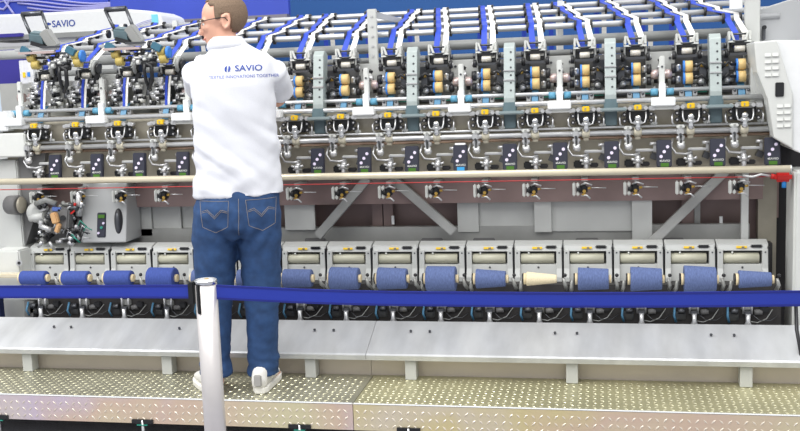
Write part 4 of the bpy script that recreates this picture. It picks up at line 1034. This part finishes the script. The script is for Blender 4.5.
# hair: cap following the skull, cut at hairline
b = MB(); kk = b.mi(M_hair); t_ = bmesh.new(); bmesh.ops.create_uvsphere(t_, u_segments=48, v_segments=32, radius=1)
keep = []
def skull(v, g): return hd(-.008+v.x*(.098+g), v.y*(.077+g), .028+v.z*(.088+g))
vm = {}
def hair_ok(v):
    f, l_, u_ = v.x, abs(v.y), v.z
    if f > .55: return u_ > .72-.0*(f)
    if f > .15: return u_ > .50 if f > .36 else u_ > -.15+(.36-f)*0
    if f > -.22: return u_ > -.02
    return u_ > -.86
for f in t_.faces:
    c = f.calc_center_median()
    if hair_ok(c):
        vs = []
        for v in f.verts:
            if v not in vm: vm[v] = b.bm.verts.new(skull(v.co, .0055 if (v.co.z > .2) else .0035))
            vs.append(vm[v])
        g = b.bm.faces.new(vs); g.smooth = True
t_.free(); hair = b.build('hair', MAN); sm = hair.modifiers.new('t', 'SOLIDIFY'); sm.thickness = .012; sm.offset = -1
# stubble, eyes, brows, lips
for s in (-1, 1):
    b = MB(); t_ = bmesh.new(); bmesh.ops.create_uvsphere(t_, u_segments=14, v_segments=10, radius=.0115)
    for v in t_.verts: v.co = hd(.078+v.co.x, s*.030+v.co.y, -.002+v.co.z)
    b._merge(t_, mat('eye_white', (236, 232, 226), .3), True)
    t_ = bmesh.new(); bmesh.ops.create_uvsphere(t_, u_segments=10, v_segments=8, radius=.005)
    for v in t_.verts: v.co = hd(.0875+v.co.x*.5, s*.030+v.co.y, -.002+v.co.z)
    b._merge(t_, mat('iris_brown', (70, 50, 36), .3), True); b.build('eye', MAN)
    b = MB(); b.tube([hd(.090, s*.014, .016), hd(.093, s*.030, .020), hd(.082, s*.050, .014)], .0035, M_hair, 6); b.build('eyebrow', MAN)
b = MB(); b.tube([hd(.086, -.020, -.064), hd(.096, 0, -.064), hd(.086, .020, -.064)], .0045, M_lips, 6); b.build('lips', MAN)
# glasses
g = MB()
for s in (-1, 1):
    g.tube([hd(.108-.012*abs(math.sin(a))*0-(.010 if math.cos(a)*s > 0 else 0), s*.031+.024*math.cos(a), .0+.017*math.sin(a)) for a in [2*PI*k/18 for k in range(19)]], .0016, M_black, 6)
    g.tube([hd(.099, s*.056, .008), hd(.06, s*.074, .012), hd(.02, s*.0835, .014), hd(-.012, s*.0865, .012), hd(-.022, s*.085, -.004)], .0019, M_black, 6)
g.tube([hd(.108, -.008, .003), hd(.110, 0, .006), hd(.108, .008, .003)], .0016, M_black, 6)
gl = g.build('glasses', MAN)
# shoes
for s, J in ((-1, LJ), (1, RJ)):
    base = Vector((J[-1][0]+(-.012 if s > 0 else -.008), J[-1][1]-.066, 0)); a = -R(12) if s > 0 else R(20)
    q = Matrix.Rotation(a, 3, 'Z')
    def lr(x, y, z): return base+q @ Vector((x, y, z))
    b = MB(); sh_out = [(-.035, 0), (-.038, .06), (-.046, .14), (-.048, .19), (-.038, .235), (0, .255), (.038, .235), (.048, .19), (.046, .14), (.038, .06), (.035, 0), (.02, -.028), (-.02, -.028)]
    k1 = b.mi(M_sole)
    lo = [b.bm.verts.new(lr(x, y, 0)) for x, y in sh_out]; hi = [b.bm.verts.new(lr(x*1.03, y, .030)) for x, y in sh_out]
    b.bm.faces.new(lo[::-1]); b.bm.faces.new(hi)
    for i in range(len(lo)): b.bm.faces.new((lo[i], lo[(i+1) % len(lo)], hi[(i+1) % len(lo)], hi[i]))
    b.bm.normal_update(); sole = None
    b2 = MB(); tube_rings(b2, [lr(0, -.012, .03), lr(0, -.014, .06), lr(0, .0, .085), lr(0, .012, .095)], [(.034, .02), (.036, .03), (.036, .04), (.034, .04)], 16)
    tube_rings(b2, [lr(0, -.02, .052), lr(0, .03, .060), lr(0, .09, .062), lr(0, .15, .05), lr(0, .20, .042), lr(0, .24, .034)], [(.030, .032), (.038, .045), (.042, .042), (.045, .030), (.042, .022), (.02, .012)], 18)
    sh = remeshed(b2, 'shoe', M_shoe, MAN, .006, 3)
    o = b.build('sole', sh, bevel=.006)
    MB().box(tuple(lr(0, -.041, .066)), (.034, .012, .052), M_shoeg, rot=(0, 0, a), bev=.004).build('heel_tab', sh)
